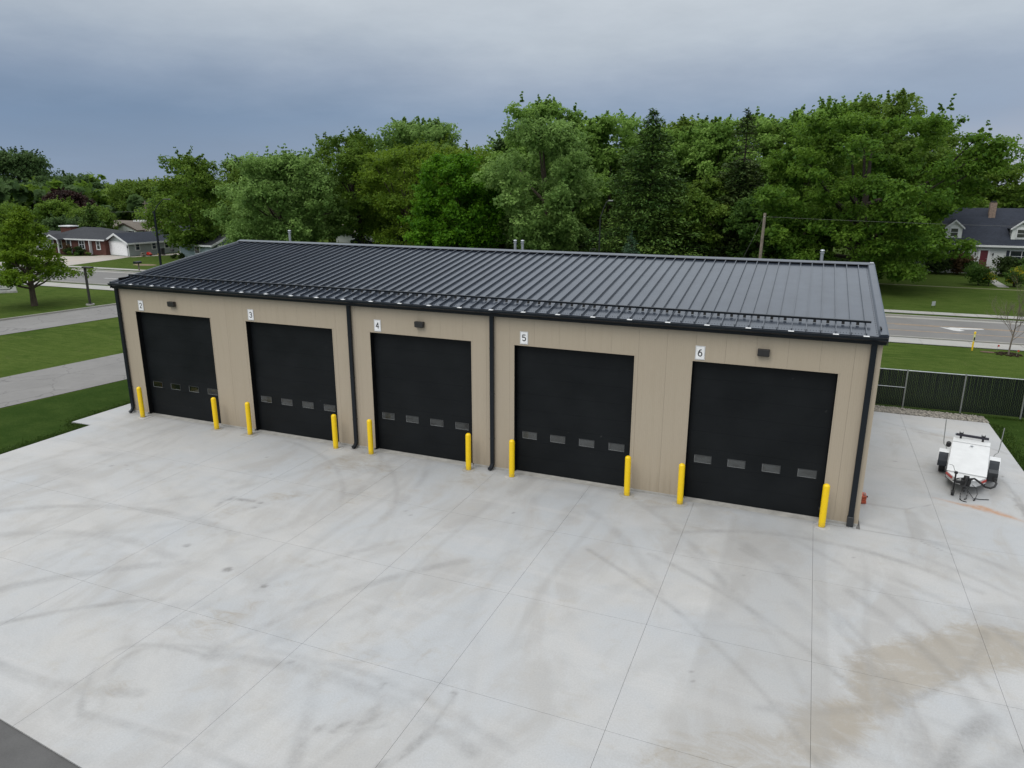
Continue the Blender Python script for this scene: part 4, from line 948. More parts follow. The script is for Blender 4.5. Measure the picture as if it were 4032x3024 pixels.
small('yellow_bucket', 'yellow tub on the ground near the bin', 'tub', (-72.9,58.8,0), lambda t_: (MB().cyl((0,0,0),(0,0,.26),.13,.18,n=14).build('pail', M['yellow'], t_), MB().tube([(-.17,0,.26),(0,0,.36),(.17,0,.26)], .012, 6).build('handle', M['iron'], t_)))
# white house behind
Wh = thing('white_house', 'white house with taupe roof and gables behind the brick house', 'house', (0,0,0))
gable(Wh, -128, -103.5, 85.5, 95.5, 1.55, 2.98, M['sd_white'], M['sh_taupe'], simple('brown_trim', (.07,.05,.04), .7), 'x', .5)
gable(Wh, -112.6, -105.6, 83.6, 89, 1.62, 2.92, M['sd_white'], M['sh_taupe'], simple('brown_trim', (.07,.05,.04), .7), 'y', .14)
gable(Wh, -121.5, -114.5, 83.6, 89, 1.50, 2.62, M['sd_white'], M['sh_taupe'], simple('brown_trim', (.07,.05,.04), .7), 'y', .14)
for xq in (-110.7, -107.6, -104.6): opening(Wh, 'window', (xq,83.6 if xq < -105.6 else 85.5,.75), 1.1, .72, M['white'], M['glass'], .08, mull=False, shut=M['navy'])
MB().box((-113.5,89.6,2.9), (-110.5,90.6,3.25)).build('chimney', M['white'], Wh)
# blue-grey house and carport to its right
Bl = thing('blue_house', 'pale blue sided house partly hidden behind tree trunks', 'house', (-67.3,57.6,0), R(-4))
gable(Bl, 0, 6.6, 0, 7, 2.0, 3.3, M['sd_blue'], M['sh_grey'], M['white'], 'x', .35)
MB().box((-.04,-.03,-.05), (.1,.0,2.0)).build('corner_board', M['white'], Bl); opening(Bl, 'window', (3.6,0,.8), .9, .9, M['white'], M['glass'], .09)
Cp = thing('carport', 'flat roofed pale grey carport beyond the roof corner', 'carport', (-60.2,58.2,0), R(-4))
MB().box((-.2,-.4,1.72), (7.5,5,1.90)).build('roof', M['sd_pale'], Cp)
for xq in (.2, 2.4, 4.7, 7.1): MB().box((xq-.12,-.3,-.06), (xq+.12,-.06,1.72)).build('column', M['sd_pale'], Cp)
MB().box((.0,4.4,-.06), (7.4,4.6,1.72)).build('rear_wall', M['sd_grey'], Cp)
# house glimpsed between the trees
Mh = thing('taupe_roof_house', 'house with wide taupe roof and white wall glimpsed between tree trunks', 'house', (0,0,0))
gable(Mh, -64.5, -52, 92, 101, 1.95, 3.7, M['sd_white'], M['sh_taupe'], M['white'], 'x', .4)
opening(Mh, 'window', (-60.5,92,.8), .9, .8, M['white'], M['glass'], .08)
def car(name, label, loc, rz_, paint):
    t_ = thing(name, label, 'car', loc, rz_, 'cars parked beyond the trees')
    MB().prism([(-2.25,.32),(2.2,.30),(2.28,.55),(2.15,.78),(1.1,.92),(-1.3,.98),(-2.15,.95),(-2.3,.7)], -.86, .86, 'y').build('body', paint, t_, bevel=.06)
    c_ = MB().prism([(1.15,.90),(.45,1.38),(-.95,1.42),(-1.75,.96)], -.72, .72, 'y').build('cabin', M['glass'], t_, bevel=.05)
    MB().prism([(.42,1.36),(-.92,1.41),(-.92,1.46),(.38,1.41)], -.70, .70, 'y').build('roof', paint, t_, bevel=.01)
    for sx in (-1.4, 1.38):
        for sy in (-.8, .8):
            w_ = MB().cyl((sx,sy-.11,.32), (sx,sy+.11,.32), .32, n=18).build('wheel', M['rubber'], t_, bevel=.02); MB().cyl((sx,sy-.12,.32), (sx,sy+.12,.32), .19, n=14).build('rim', M['galv'], w_)
    for sy in (-.62, .62): MB().box((2.14,sy-.16,.60), (2.27,sy+.16,.74)).build('headlight', M['galv'], t_); MB().box((-2.30,sy-.16,.66), (-2.2,sy+.16,.80)).build('tail_light', M['red'], t_)
car('parked_car', 'dark blue parked car beyond the leaning tree trunk', (-55.8,88.2,0), R(4), simple('dark_blue_car_paint', (.012,.017,.035), .25))
car('parked_car', 'white parked car behind the dark blue one', (-58.0,90.6,0), R(168), simple('white_car_paint', (.6,.62,.64), .25))
# white cape house on the right
C_ = thing('cape_house', 'white one and a half storey house with dark roof, dormers and maroon door', 'house', (0,0,0))
MB().prism([(81,-.06),(91.5,-.06),(91.5,3.5),(86.2,7.45),(81,3.5)], 31.9, 47, 'x').build('wall', M['sd_white'], C_)
MB().prism([(80.55,3.40),(86.4,7.68),(92.2,3.4),(92.2,3.28),(86.4,7.52),(80.55,3.28)], 31.6, 47.3, 'x').build('roof', M['sh_blue'], C_)
MB().box((31.6,80.40,3.22), (47.3,80.56,3.44)).build('eave_gutter', M['white'], C_); MB().box((31.9,80.96,3.05), (47,80.99,3.25)).build('frieze_board', M['white'], C_)
MB().prism([(80.5,3.2),(86.4,7.52),(86.4,7.70),(80.5,3.42)], 31.54, 31.60, 'x').build('rake_board', M['white'], C_)
def dormer(xc, w):
    d_ = MB().prism([(xc-w/2,4.0),(xc+w/2,4.0),(xc+w/2,5.45),(xc,6.20),(xc-w/2,5.45)], 81.55, 85.2, 'y').build('dormer', M['sd_white'], C_)
    for s_ in (-1, 1):
        MB().prism([(xc,6.22),(xc+s_*(w/2+.22),5.30),(xc+s_*(w/2+.22),5.40),(xc,6.34)], 81.35, 85.6, 'y').build('dormer_roof', M['sh_blue'], d_)
        MB().prism([(xc,6.12),(xc+s_*(w/2+.22),5.20),(xc+s_*(w/2+.22),5.40),(xc,6.36)], 81.29, 81.35, 'y').build('dormer_trim', M['white'], d_)
    MB().box((xc-.50,81.47,4.25), (xc+.50,81.54,5.42)).build('dormer_window', M['white'], d_); MB().box((xc-.37,81.455,4.38), (xc+.37,81.47,4.80)).box((xc-.37,81.455,4.86), (xc+.37,81.47,5.28)).build('dormer_pane', M['pane'], d_)
dormer(34.6, 1.7); dormer(41.55, 1.85)
MB().box((38.55,84.8,6.2), (39.25,85.5,8.35)).build('chimney', simple('tan_brick', (.26,.19,.15), .9, 0, .3, 6), C_); MB().box((38.62,84.87,8.35), (39.18,85.43,8.55)).build('chimney_pot', M['iron'], C_)
fd = MB().box((37.62,80.92,.9), (38.42,81.0,2.8)).build('front_door', M['maroon'], C_); MB().cyl((38.32,80.88,1.8), (38.32,80.92,1.8), .04, n=8).build('knob', M['galv'], fd)
MB().box((37.40,80.88,.85), (37.62,81.0,2.86)).box((38.42,80.88,.85), (38.64,81.0,2.86)).box((37.3,80.84,2.80), (38.74,81.0,3.0)).build('door_surround', M['white'], C_)
for xq in (37.1, 38.95): MB().cyl((xq,80.88,2.2), (xq,80.88,2.5), .07, n=8).build('lantern', M['iron'], C_)
opening(C_, 'window', (34.3,81,1.55), 2.0, 1.25, M['white'], M['glass'], .1, mull=2, shut=M['navy']); opening(C_, 'window', (41.9,81,1.55), 2.3, 1.25, M['white'], M['glass'], .1, mull=2, shut=M['navy'])
brs = simple('brown_brick_step', (.085,.035,.025), .9, 0, .3, 5)
for k in range(5): MB().box((37.4,78.6+k*.42,-.05), (38.7,79.02+k*.42,.17*(k+1))).build('step', brs, C_)
MB().box((37.3,80.7,-.05), (38.8,81.0,.88)).build('step', brs, C_)
for k in range(9):
    st_ = poly_sheet('paving_stone', [(37.25+.02*k,67.4+k*1.25),(38.25+.02*k,67.4+k*1.25),(38.25+.02*k,68.5+k*1.25),(37.25+.02*k,68.5+k*1.25)], -.028, M['walk'], None, .03, C_)
struct(poly_sheet('worn_strip', [(20,65.3),(60,64.6),(60,65.3),(20,66.0)], -.050, simple('worn_turf', (.115,.12,.05), .95, 0, .2, .8)))
# ================================================================== POLES, SIGNS
def wire_between(name, label, a, b, sag, r=.009):
    a, b = Vector(a), Vector(b); pts = [a.lerp(b, i/14)-Vector((0,0,sag*4*(i/14)*(1-i/14))) for i in range(15)]
    o = MB().tube(pts, r, 5).build(name, M['dark'] if False else simple('dull_cable', (.12,.12,.115), .7), None); return tag(o, label, 'wire')
U = thing('utility_pole', 'plain wooden utility pole rising behind the right half of the roof', 'utility pole', (14.4,43.9,0), 0)
MB().cyl((-.08,0,-.1), (.06,0,8.0), .15, .115, n=14).build('pole', M['wood'], U, smooth=True); MB().cyl((.05,-.16,7.7), (.05,.1,7.7), .03, n=8).build('insulator', M['white'], U)
wire_between('overhead_wire', 'thin cable running right from the plain wooden pole', (14.5,43.9,7.7), (62,46.0,7.4), .35)
wire_between('guy_wire', 'slanting cable left of the plain wooden pole', (14.3,43.95,7.5), (11.8,46.5,1.5), .02, .012)
L1 = thing('street_lamp', 'tall black street lamp with curved arm by the far sidewalk', 'street lamp', (-55.5,43.3,0), 0)
MB().cyl((0,0,-.1), (0,0,7.1), .15, .11, n=14).build('pole', M['black'], L1, smooth=True)
MB().tube([(0,0,6.95), (.06,0,7.2), (.75,0,7.95), (1.62,0,8.55), (1.78,0,8.61), (2.0,0,8.62)], .05, 8).build('arm', M['black'], L1, smooth=True)
MB().prism([(1.85,8.56),(2.75,8.54),(2.8,8.60),(2.6,8.68),(1.9,8.68)], -.14, .14, 'y').build('lamp_head', M['dark'], L1, bevel=.02); MB().cyl((0,0,0),(0,0,.35),.24,.17,n=14).build('base', M['black'], L1); MB().box((-.16,-.12,6.9),(-.05,.12,7.2)).build('bracket', M['dark'], L1)
L2 = thing('street_lamp', 'grey curved street lamp standing in front of the dark pines', 'street lamp', (-.05,43.8,0), 0)
MB().cyl((0,0,-.1), (0,0,7.4), .10, .07, n=12).build('pole', simple('dark_green_pole', (.012,.016,.012), .7, 0, .1, 3, .2), L2, smooth=True); MB().tube([(0,0,7.3),(.14,0,7.75),(.34,0,8.32),(.58,0,8.84),(.8,0,8.92)], .036, 8).build('arm', M['dark'], L2, smooth=True); MB().box((.74,-.1,8.88),(1.15,.1,8.97)).build('lamp_head', M['galvp'], L2, bevel=.02)
L3 = thing('path_lamp', 'short dark lamp post with flat head beside the driveway kerb', 'lamp post', (-40.2,21.5,0), 0)
MB().prism([(-.075,-.075),(.075,-.075),(.075,.075),(-.075,.075)], .08, 3.25, 'z').build('pole', simple('dark_bronze', (.035,.033,.030), .5), L3); MB().box((-.1,-.22,3.22),(.85,.22,3.34)).build('lamp_head', simple('dark_bronze', (.035,.033,.030), .5), L3, bevel=.02)
MB().cyl((0,0,-.08),(0,0,.06),.34,n=20).build('footing', M['foot'], L3); MB().box((-.16,-.16,.06),(.16,.16,.12)).build('base_plate', M['dark'], L3)
U2 = thing('utility_pole', 'wooden utility pole with transformer behind the grey house', 'utility pole', (-98.5,80,0), 0)
MB().cyl((0,0,-.1), (-.05,0,7.45), .17, .12, n=12).build('pole', M['wood'], U2); MB().cyl((-.42,0,4.9), (-.42,0,5.5), .22, n=14).build('transformer', M['galvp'], U2); MB().cyl((.22,0,.0), (.18,0,3.6), .09, n=8).build('conduit', simple('pale_conduit', (.42,.38,.33), .7), U2); MB().box((-.7,-.05,6.9),(.7,.05,7.02)).build('crossarm', M['wood'], U2)
wire_between('overhead_wire', 'cable slanting down right from the pole with a transformer', (-98.4,80,7.2), (-88,84,3.6), .1, .02)
wire_between('overhead_wire', 'faint cable running left from the pole with a transformer', (-98.6,80,5.6), (-128,82,5.2), .3, .02)
U3 = thing('utility_pole', 'distant pole with two crossarms above the far treeline', 'utility pole', (-236.5,160,0), 0)
MB().cyl((0,0,0), (0,0,14.6), .28, .2, n=8).build('pole', M['wood'], U3); MB().box((-1.6,-.1,14.1),(1.6,.1,14.4)).build('crossarm', M['wood'], U3); MB().box((-2.2,-.1,12.4),(2.2,.1,12.7)).build('crossarm', M['wood'], U3)
mbx = thing('mailbox', 'small black mailbox on a post by the far kerb', 'mailbox', (-58.8,42.9,0), 0)
MB().box((-.06,-.06,-.05),(.06,.06,.85)).build('post', M['wood'], mbx); MB().prism([(-.26,.85),(.26,.85),(.26,1.02),(.14,1.12),(-.14,1.12),(-.26,1.02)], -.55, .30, 'y').build('box', M['black'], mbx)
mk = thing('pipeline_marker', 'yellow plastic marker post at the sidewalk edge', 'marker post', (28.74,30.55,0), 0)
MB().cyl((0,0,-.05),(0,0,.55),.05,n=14).build('post', M['yellow'], mk); MB().cyl((.01,0,.55),(.01,0,1.05),.056,n=14).build('sleeve', simple('marker_sleeve', (.62,.62,.28), .5), mk); MB().cyl((.01,0,1.05),(.01,0,1.16),.06,n=14,dome=.03).build('cap', M['yellow'], mk)
MB().box((-.03,-.062,.62),(.05,-.057,.84)).build('decal', M['dark'], mk)
ys = thing('yard_sign', 'small grey sign plate standing on the lawn beyond the road', 'sign', (28.9,49.3,0), .7)
MB().box((-.2,-.01,.12),(.2,.01,.5)).build('plate', simple('sign_grey', (.35,.37,.36), .6), ys); MB().box((-.19,-.012,-.05),(-.17,.012,.12)).box((.17,-.012,-.05),(.19,.012,.12)).build('stake', M['iron'], ys)
for (xq, yq, lab) in ((31.0,29.7,'small orange flag in the grass beside the bare young tree'), (30.2,31.0,'tiny red flag on the sidewalk edge left of the bare young tree')):
    f_ = thing('marking_flag', lab, 'flag', (xq,yq,0), .3, 'survey flags in the lawn'); MB().cyl((0,0,-.05),(0,0,.36),.008,n=6).build('wire_stem', M['galvp'], f_); MB().box((0,-.003,.24),(.12,.003,.36)).build('pennant', M['orange'] if xq > 30.5 else M['red'], f_)
cs = thing('lawn_sign', 'long white sign board with faint dark lines of text at the left edge', 'sign', (-55.2,23.05,0), R(43))
MB().box((-2.2,-.08,.10),(1.75,.08,1.02)).build('board', simple('sign_cream', (.50,.50,.47), .6), cs, bevel=.01); MB().box((-2.2,-.12,-.06),(1.8,.12,.10)).build('plinth', M['foot'], cs)
for (x0_, x1_, z_) in ((-1.9,-.2,.80), (-.05,1.45,.80), (-1.9,-.5,.55), (-.35,.6,.55), (-1.6,.1,.28), (.25,1.2,.28)):
    mb = MB(); xq = x0_
    while xq < x1_: w_ = random.uniform(.03,.08); mb.box((xq,-.086,z_-.04),(xq+w_,-.0805,z_+.04)); xq += w_+.022
    mb.build('lettering', M['dark'], cs)
bh = thing('basketball_hoop', 'dark basketball backboard among the pines beyond the road', 'basketball hoop', (-5.0,60.0,0), 0)
MB().cyl((0,.5,-.1),(0,.5,2.9),.06,n=10).build('pole', M['iron'], bh); MB().box((-.7,0,2.35),(-.64,.03,3.15)).box((.64,0,2.35),(.7,.03,3.15)).box((-.7,0,3.09),(.7,.03,3.15)).box((-.7,0,2.35),(.7,.03,2.41)).box((-.2,0,2.5),(.2,.02,2.54)).build('backboard_frame', M['galvp'], bh); MB().box((-.64,.01,2.41),(.64,.02,3.09)).build('backboard', M['glass'], bh)
# ================================================================== TREES AND SHRUBS
LEAF = dict(
    silver=m_leaf('silver_maple_leaf', (0.078,0.152,0.033), (0.239,0.372,0.100)),
    light=m_leaf('light_green_leaf', (0.096,0.190,0.029), (0.233,0.370,0.078)),
    maple=m_leaf('deep_green_leaf', (0.038,0.123,0.006), (0.122,0.269,0.014)),
    big=m_leaf('broad_maple_leaf', (0.043,0.111,0.011), (0.147,0.253,0.030)),
    olive=m_leaf('olive_leaf', (0.056,0.121,0.014), (0.149,0.235,0.031)),
    locust=m_leaf('locust_leaf', (0.064,0.127,0.012), (0.166,0.252,0.022)),
    dark=m_leaf('dark_wood_leaf', (0.032,0.081,0.014), (0.102,0.182,0.032)),
    green=m_leaf('mid_green_leaf', (0.055,0.118,0.013), (0.153,0.234,0.035)),
    bluegreen=m_leaf('grey_green_leaf', (0.039,0.080,0.025), (0.098,0.162,0.053)),
    pine=m_leaf('pine_needle', (0.028,0.070,0.014), (0.099,0.170,0.031), .1),
    pinelow=m_leaf('pine_needle_light', (0.042,0.094,0.017), (0.130,0.199,0.037), .1),
    spruce=m_leaf('spruce_needle', (0.025,0.055,0.013), (0.083,0.118,0.029), .1),
    bspruce=m_leaf('blue_spruce_needle', (0.035,0.081,0.041), (0.103,0.170,0.096), .1),
    purple=m_leaf('copper_beech_leaf', (0.012,0.007,0.006), (0.047,0.021,0.016), .15),
    lawn=m_leaf('young_maple_leaf', (0.056,0.121,0.006), (0.164,0.254,0.016)),
    yellow=m_leaf('yellow_leaf', (0.235,0.211,0.012), (0.617,0.518,0.024)),
    shrub=m_leaf('dark_shrub_leaf', (0.015,0.036,0.008), (0.050,0.081,0.019)),
    redshrub=m_leaf('reddish_shrub_leaf', (0.044,0.029,0.014), (0.110,0.073,0.034)),
)
def unit(v): return v/np.maximum(np.linalg.norm(v, axis=-1, keepdims=True), 1e-9)
def leaf_quads(c, nrm, s, ratio, tint, axis=None):
    n = len(c); r = rng.normal(size=(n,3)) if axis is None else axis
    u = unit(r - nrm*np.sum(r*nrm, -1, keepdims=True)); w = np.cross(nrm, u)
    s = s[:,None] if np.ndim(s) else s
    V = np.stack([c+u*s, c+w*s*ratio, c-u*s*.9, c-w*s*ratio], 1)
    V[:,1] += nrm*np.asarray(s)*.12; V[:,3] += nrm*np.asarray(s)*.12
    return V, np.repeat(tint, 4)
def crown_obj(name, parts, mat, parent):
    V = np.concatenate([p[0] for p in parts]); t_ = np.concatenate([p[1] for p in parts])
    n = len(V); F = np.arange(n*4).reshape(n,4)
    return link(name, np_mesh(name, V.reshape(-1,3), F, mat, {'tint': ('FLOAT','POINT',t_)}), parent)
def lobe_leaves(C, Rr, n_per, s, ratio=.62, sub=9, flat=.8, up=.55, tintj=.22, core=.25):
    """leaves gathered in small tufts on the outside of every lobe"""
    out = []; K = len(C)
    d = unit(rng.normal(size=(K,sub,3)) + np.array([0,0,.35])); d[:,:,2] = np.abs(d[:,:,2])*np.where(rng.random((K,sub)) < .78, 1, -1)
    tc = C[:,None] + d*Rr[:,None,None]*rng.uniform(.62,1.02,(K,sub,1))*np.array([1,1,flat]); tr = Rr[:,None]*rng.uniform(.26,.46,(K,sub))
    tt = rng.uniform(.0,1.,(K,1))*.62 + rng.uniform(0,1,(K,sub))*.45
    w = (tr**2)/np.sum(tr**2); cnt = np.maximum(3, (w*n_per*K*(1-core)).astype(int)).ravel()
    idx = np.repeat(np.arange(K*sub), cnt); n = len(idx)
    dd = unit(rng.normal(size=(n,3))); rr = rng.uniform(.35,1.12,(n,1))
    c = tc.reshape(-1,3)[idx] + dd*rr*tr.ravel()[idx][:,None]*np.array([1,1,.72])
    nr = unit(dd*.55 + np.array([0,0,up]) + rng.normal(size=(n,3))*.42)
    ti = np.clip(tt.ravel()[idx] + rng.normal(0,tintj,n)*.6, 0, 1)
    out.append(leaf_quads(c, nr, s*rng.uniform(.6,1.25,n), ratio, ti))
    m = int(n_per*K*core)
    if m:
        idx = rng.integers(0, K, m); dd = unit(rng.normal(size=(m,3)))
        c = C[idx] + dd*(rng.uniform(.1,.8,(m,1)))*Rr[idx][:,None]*np.array([1,1,flat]); nr = unit(rng.normal(size=(m,3))+np.array([0,0,.5]))
        out.append(leaf_quads(c, nr, s*1.35*rng.uniform(.7,1.2,m), .75, rng.uniform(0,.6,m)))
    return out
def envelope(shape, t_):
    if shape == 'round': return np.sqrt(np.clip(1-(2*np.clip(t_,0,1)**1.12-1)**2, 0, 1))**.62
    if shape == 'tall': return np.clip(np.sin(np.pi*np.clip(t_*.92+.06,0,1)), 0, 1)**.55
    if shape == 'egg': return np.clip((1-t_)**.55*(.62+1.6*np.minimum(t_,.25)), 0, 1)
    if shape == 'vase': return np.clip(.72+.42*t_, 0, 1)*np.sqrt(np.clip(1-np.clip((t_-.62)/.42,0,1)**2,0,1))
    if shape == 'cone': return np.clip(1.02-t_, 0, 1)**.85*np.clip(t_*7+.45,0,1)
    return np.ones_like(t_)
def lobes(R_, z0, z1, n, shape, rl=(.2,.34), seed=0):
    t_ = rng.random(n); a = rng.uniform(0, 2*np.pi, n) if True else 0
    rl = (rl[0]*1.16, rl[1]*1.2); ph = rng.uniform(0,6.28,3); e = envelope(shape, t_)*(1+.15*np.sin(2*a+ph[0])+.11*np.sin(5*a+ph[1]+5*t_)+.08*np.sin(9*t_+ph[2])); f = rng.uniform(.22,1,n)**.42
    r_l = R_*rng.uniform(rl[0], rl[1], n)*(.75+.35*e)
    rad = np.maximum(R_*1.08*e - r_l*.75, 0)*f
    z = z0 + (z1-z0)*t_; z = np.minimum(z, z1-r_l*.75); z = np.maximum(z, z0+r_l*.6)
    return np.stack([rad*np.cos(a), rad*np.sin(a), z], -1), r_l
def sprigs(C, Rr, z1, n, ext_):
    k = rng.integers(0, len(C), n*4); k = k[np.argsort(-C[k,2]-rng.uniform(0,2.5,len(k)))][:n]
    d = unit(rng.normal(size=(n,3))*np.array([.8,.8,.3])+np.array([0,0,1.0])); c = []; r_ = []
    for i in range(n):
        L_ = ext_*rng.uniform(.4,1.1); 
        for q in (0,.33,.66,1): c.append(C[k[i]] + d[i]*(Rr[k[i]]*.8 + L_*q)); r_.append(ext_*.24*(1-.55*q))
    return np.array(c), np.array(r_)
def tree(label, x, y, top, bot, R_, mat, shape='round', n=46, per=260, s=.24, group=None, rl=(.2,.34), spr=10, lean=0, bark='bark', tr=None, name='tree', ext_=1.2, trunk_z=None, zs=1.0, limbs=9, flat=.8, ratio=.62, core=.25, cat='tree'):
    tx = x + (lean if lean else 0)
    T_ = thing(name, label, cat, (tx, y, -.06), 0, group)
    n = int(n*1.15); per = int(per*1.75); s = s*.84; C, Rr = lobes(R_, bot, top-.3, n, shape, rl); C[:,0] += x-tx
    C[:,0] += rng.normal(0,.04,n)*R_
    parts = lobe_leaves(C, Rr, per, s, ratio, flat=flat, core=core)
    if spr:
        c2, r2 = sprigs(C, Rr, top, int(spr*2.4), ext_*.95); parts += lobe_leaves(c2, r2, int(per*.10), s*.72, ratio, sub=3, core=0)
    tr = tr or max(.14, R_*.045)
    mb = MB(); zt = trunk_z or (bot+(top-bot)*.55); dx = x-tx
    mb.tube([(0,0,-.1), (dx*.12,.0,bot*.5+.1), (dx*.45,.05,(bot+zt)*.5), (dx*.9,0,zt), (dx,0,zt+(top-zt)*.5)], [tr*1.25, tr, tr*.8, tr*.5, tr*.18], 9)
    order = rng.permutation(n)[:limbs]
    for i in order:
        c = C[i]; z_s = max(bot*.8, min(c[2]-.8, zt)*rng.uniform(.55,.9)); fx = dx*min(1, z_s/zt)
        m_ = Vector((fx+(c[0]-fx)*.45, c[1]*.45, z_s+(c[2]-z_s)*.35)); mb.tube([(fx,0,z_s), m_, tuple(c)], [tr*.42, tr*.28, tr*.10], 6)
    mb.build('trunk', M[bark], T_, smooth=True)
    crown_obj('crown', parts, LEAF[mat], T_)
    return T_
def conifer(label, x, y, top, bot, R_, mat, tiers=15, droop=.18, s=.2, per=44, bare=0, group=None, name='pine_tree', irregular=.3, cone=.8, lowmat=None, cl=.16):
    T_ = thing(name, label, 'tree', (x, y, -.06), 0, group); mb = MB(); tr = max(.12, R_*.05)
    mb.tube([(0,0,-.1), (.05,0,top*.5), (0,0,top-.1)], [tr*1.2, tr*.7, tr*.10], 9); parts = []; low = []
    for k in range(tiers):
        f = k/(tiers-1); z = bot+(top-.4-bot)*f; L0 = R_*((1-f)**cone*.93+.07); nb = max(4, int(9-4*f))
        for b in range(nb):
            L_ = L0*rng.uniform(1-irregular, 1+.12); a = 2*math.pi*(b/nb)+rng.uniform(-.4,.4)+k*.7; dz = -droop*L_+rng.uniform(-.25,.25)
            d = np.array([math.cos(a), math.sin(a), 0]); p1 = d*L_; p1[2] = z+dz; mid = d*L_*.55; mid[2] = z+dz*.35
            mb.tube([(0,0,z), tuple(mid), tuple(p1)], [tr*.22*(1-.6*f)+.015, .03, .012], 5)
            if bare and f > 1-bare:
                if rng.random() > .75 and f < .90: continue
                m = 5 if f < .86 else 30
            else: m = per
            m = max(10, int(m*(L_/R_)**.9*3.0)) ; u = rng.uniform(.10,1.05,m)
            w = cl*L0*(.5+.8*np.sin(np.pi*np.clip(u,0,1)))+.16
            c = d[None]*(u*L_)[:,None]; c[:,2] = z+dz*u**1.4
            c += np.cross(np.array([0,0,1]), d)[None]*(rng.normal(0,.75,m)*w)[:,None]; c[:,2] += rng.normal(0,.22,m)+.10*w
            nr = unit(np.array([0,0,1.0])+rng.normal(size=(m,3))*.45); ax = unit(d[None]+rng.normal(size=(m,3))*.55)
            q = leaf_quads(c, nr, s*rng.uniform(.8,1.5,m), .36, np.clip(rng.uniform(.1,.6)+rng.normal(0,.2,m)+.25*(u-.5), 0, 1), ax)
            (low if (lowmat and f < .42 and b % 2) else parts).append(q)
    mb.build('trunk', M['dbark'], T_, smooth=True); crown_obj('crown', parts, LEAF[mat], T_)
    if low: crown_obj('lower_boughs', low, LEAF[lowmat], T_)
    return T_
def shrub(label, x, y, w, d_, h, mat, n=14, per=120, s=.10, group=None, name='shrub', cat='shrub'):
    T_ = thing(name, label, cat, (x, y, -.06), 0, group); a = rng.uniform(0,6.28,n); f = rng.random(n)**.5*.62
    Rr = h*rng.uniform(.28,.42,n); C = np.stack([np.cos(a)*f*w/2, np.sin(a)*f*d_/2, rng.uniform(.25,.72,n)*h], -1)
    mb = MB()
    for i in range(4): mb.tube([(0,0,-.05), tuple(C[i]*np.array([.4,.4,.5])), tuple(C[i])], [.04,.025,.01], 5)
    mb.build('stem', M['dbark'], T_); crown_obj('foliage', lobe_leaves(C, Rr, per, s), LEAF[mat] if isinstance(mat, str) else mat, T_); return T_
GB = 'trees beyond the road'
# front row beyond the road, left to right
tree('olive green spiky topped tree in front of the blue house', -66.0, 59, 14.6, .7, 5.7, 'olive', 'tall', 46, 250, .22, GB, spr=9, ext_=1.7, tr=.34, trunk_z=8)
tree('broad grey green silver maple above the left end of the roof ridge', -48.8, 58, 14.3, .6, 7.9, 'silver', 'round', 88, 260, .23, GB, spr=16, ext_=1.6, limbs=14, rl=(.16,.27))
tree('tall loose tree with sky showing through and a dark leaning trunk', -42.9, 66, 17.3, 2.6, 5.6, 'olive', 'vase', 64, 210, .21, GB, rl=(.17,.27), spr=14, lean=2.2, tr=.30, bark='dbark', ext_=1.5, core=.1, limbs=14)
tree('yellow green honey locust left of the dense bright maple', -31.6, 62, 15.8, .8, 6.4, 'locust', 'vase', 58, 230, .19, GB, spr=8, flat=.45, limbs=12)
tree('dense bright green maple like a column in the middle of the row', -21.0, 56, 14.0, .5, 5.4, 'maple', 'tall', 62, 300, .22, GB, spr=6, ext_=.7, core=.35)
tree('big silver maple with a stout pale trunk behind the twin roof pipes', -10.9, 58, 17.6, 2.4, 6.6, 'silver', 'round', 84, 250, .23, GB, rl=(.17,.28), spr=12, tr=.50, lean=1.9, ext_=1.3, limbs=14)
conifer('tall dark layered pine in front of the pale green trees', 1.1, 60, 18.3, 1.0, 7.6, 'pine', 24, .05, .21, 96, 0, GB, irregular=.42, cone=.74, lowmat='pinelow', cl=.19)
conifer('small blue green spruce at the foot of the tall pine', 1.4, 50.5, 5.9, .1, 2.0, 'bspruce', 12, .2, .13, 34, 0, GB, name='spruce_tree', irregular=.15)
conifer('dark spruce with a bare dead upper trunk behind the plain utility pole', 10.6, 64, 18.4, 1.0, 4.4, 'spruce', 26, .16, .22, 60, .30, GB, name='spruce_tree', cone=.62, cl=.2)
tree('huge broad maple spreading in front of the white house on the right', 23.0, 60, 17.6, .4, 10.0, 'big', 'round', 120, 300, .21, GB, rl=(.10,.20), spr=26, tr=.55, bark='dbark', ext_=1.4, limbs=22, flat=.55, core=.16)
tree('pale green round tree between the tall pine and the bare topped spruce', 6.6, 62, 11.5, .4, 4.2, 'green', 'round', 40, 230, .22, GB, spr=6)
tree('dark low tree tucked between the spruce and the huge broad maple', 13.6, 60, 9.5, .2, 3.9, 'dark', 'round', 34, 220, .22, GB, spr=5)
# second row
tree('light green tree rising behind the grey green silver maple', -58.5, 74, 14.2, 4, 6.0, 'silver', 'vase', 40, 160, .26, GB, spr=16, ext_=2.0, core=.1, rl=(.15,.24), limbs=14)
tree('tall grey green maple behind the honey locust, left of centre', -42.0, 85, 20.4, 6, 8.4, 'silver', 'round', 66, 220, .30, GB, spr=14, rl=(.18,.28))
tree('yellow green tree behind the dense bright maple', -33.5, 73, 16.6, 4, 8.2, 'locust', 'round', 60, 220, .26, GB, spr=10, flat=.6)
tree('tallest pale green maple left of the pine, dark branches at its top', -15.4, 75, 21.4, 6, 7.2, 'light', 'round', 62, 240, .28, GB, spr=12, rl=(.18,.28))
tree('narrow tree top just left of the tallest pale green maple', -25.2, 80, 17.2, 7, 2.5, 'bluegreen', 'tall', 20, 190, .27, GB, spr=6, limbs=5)
tree('olive tree filling the gap right of the tallest pale green maple', -8.6, 79, 19.8, 2, 6.2, 'light', 'round', 46, 240, .28, GB, spr=8)
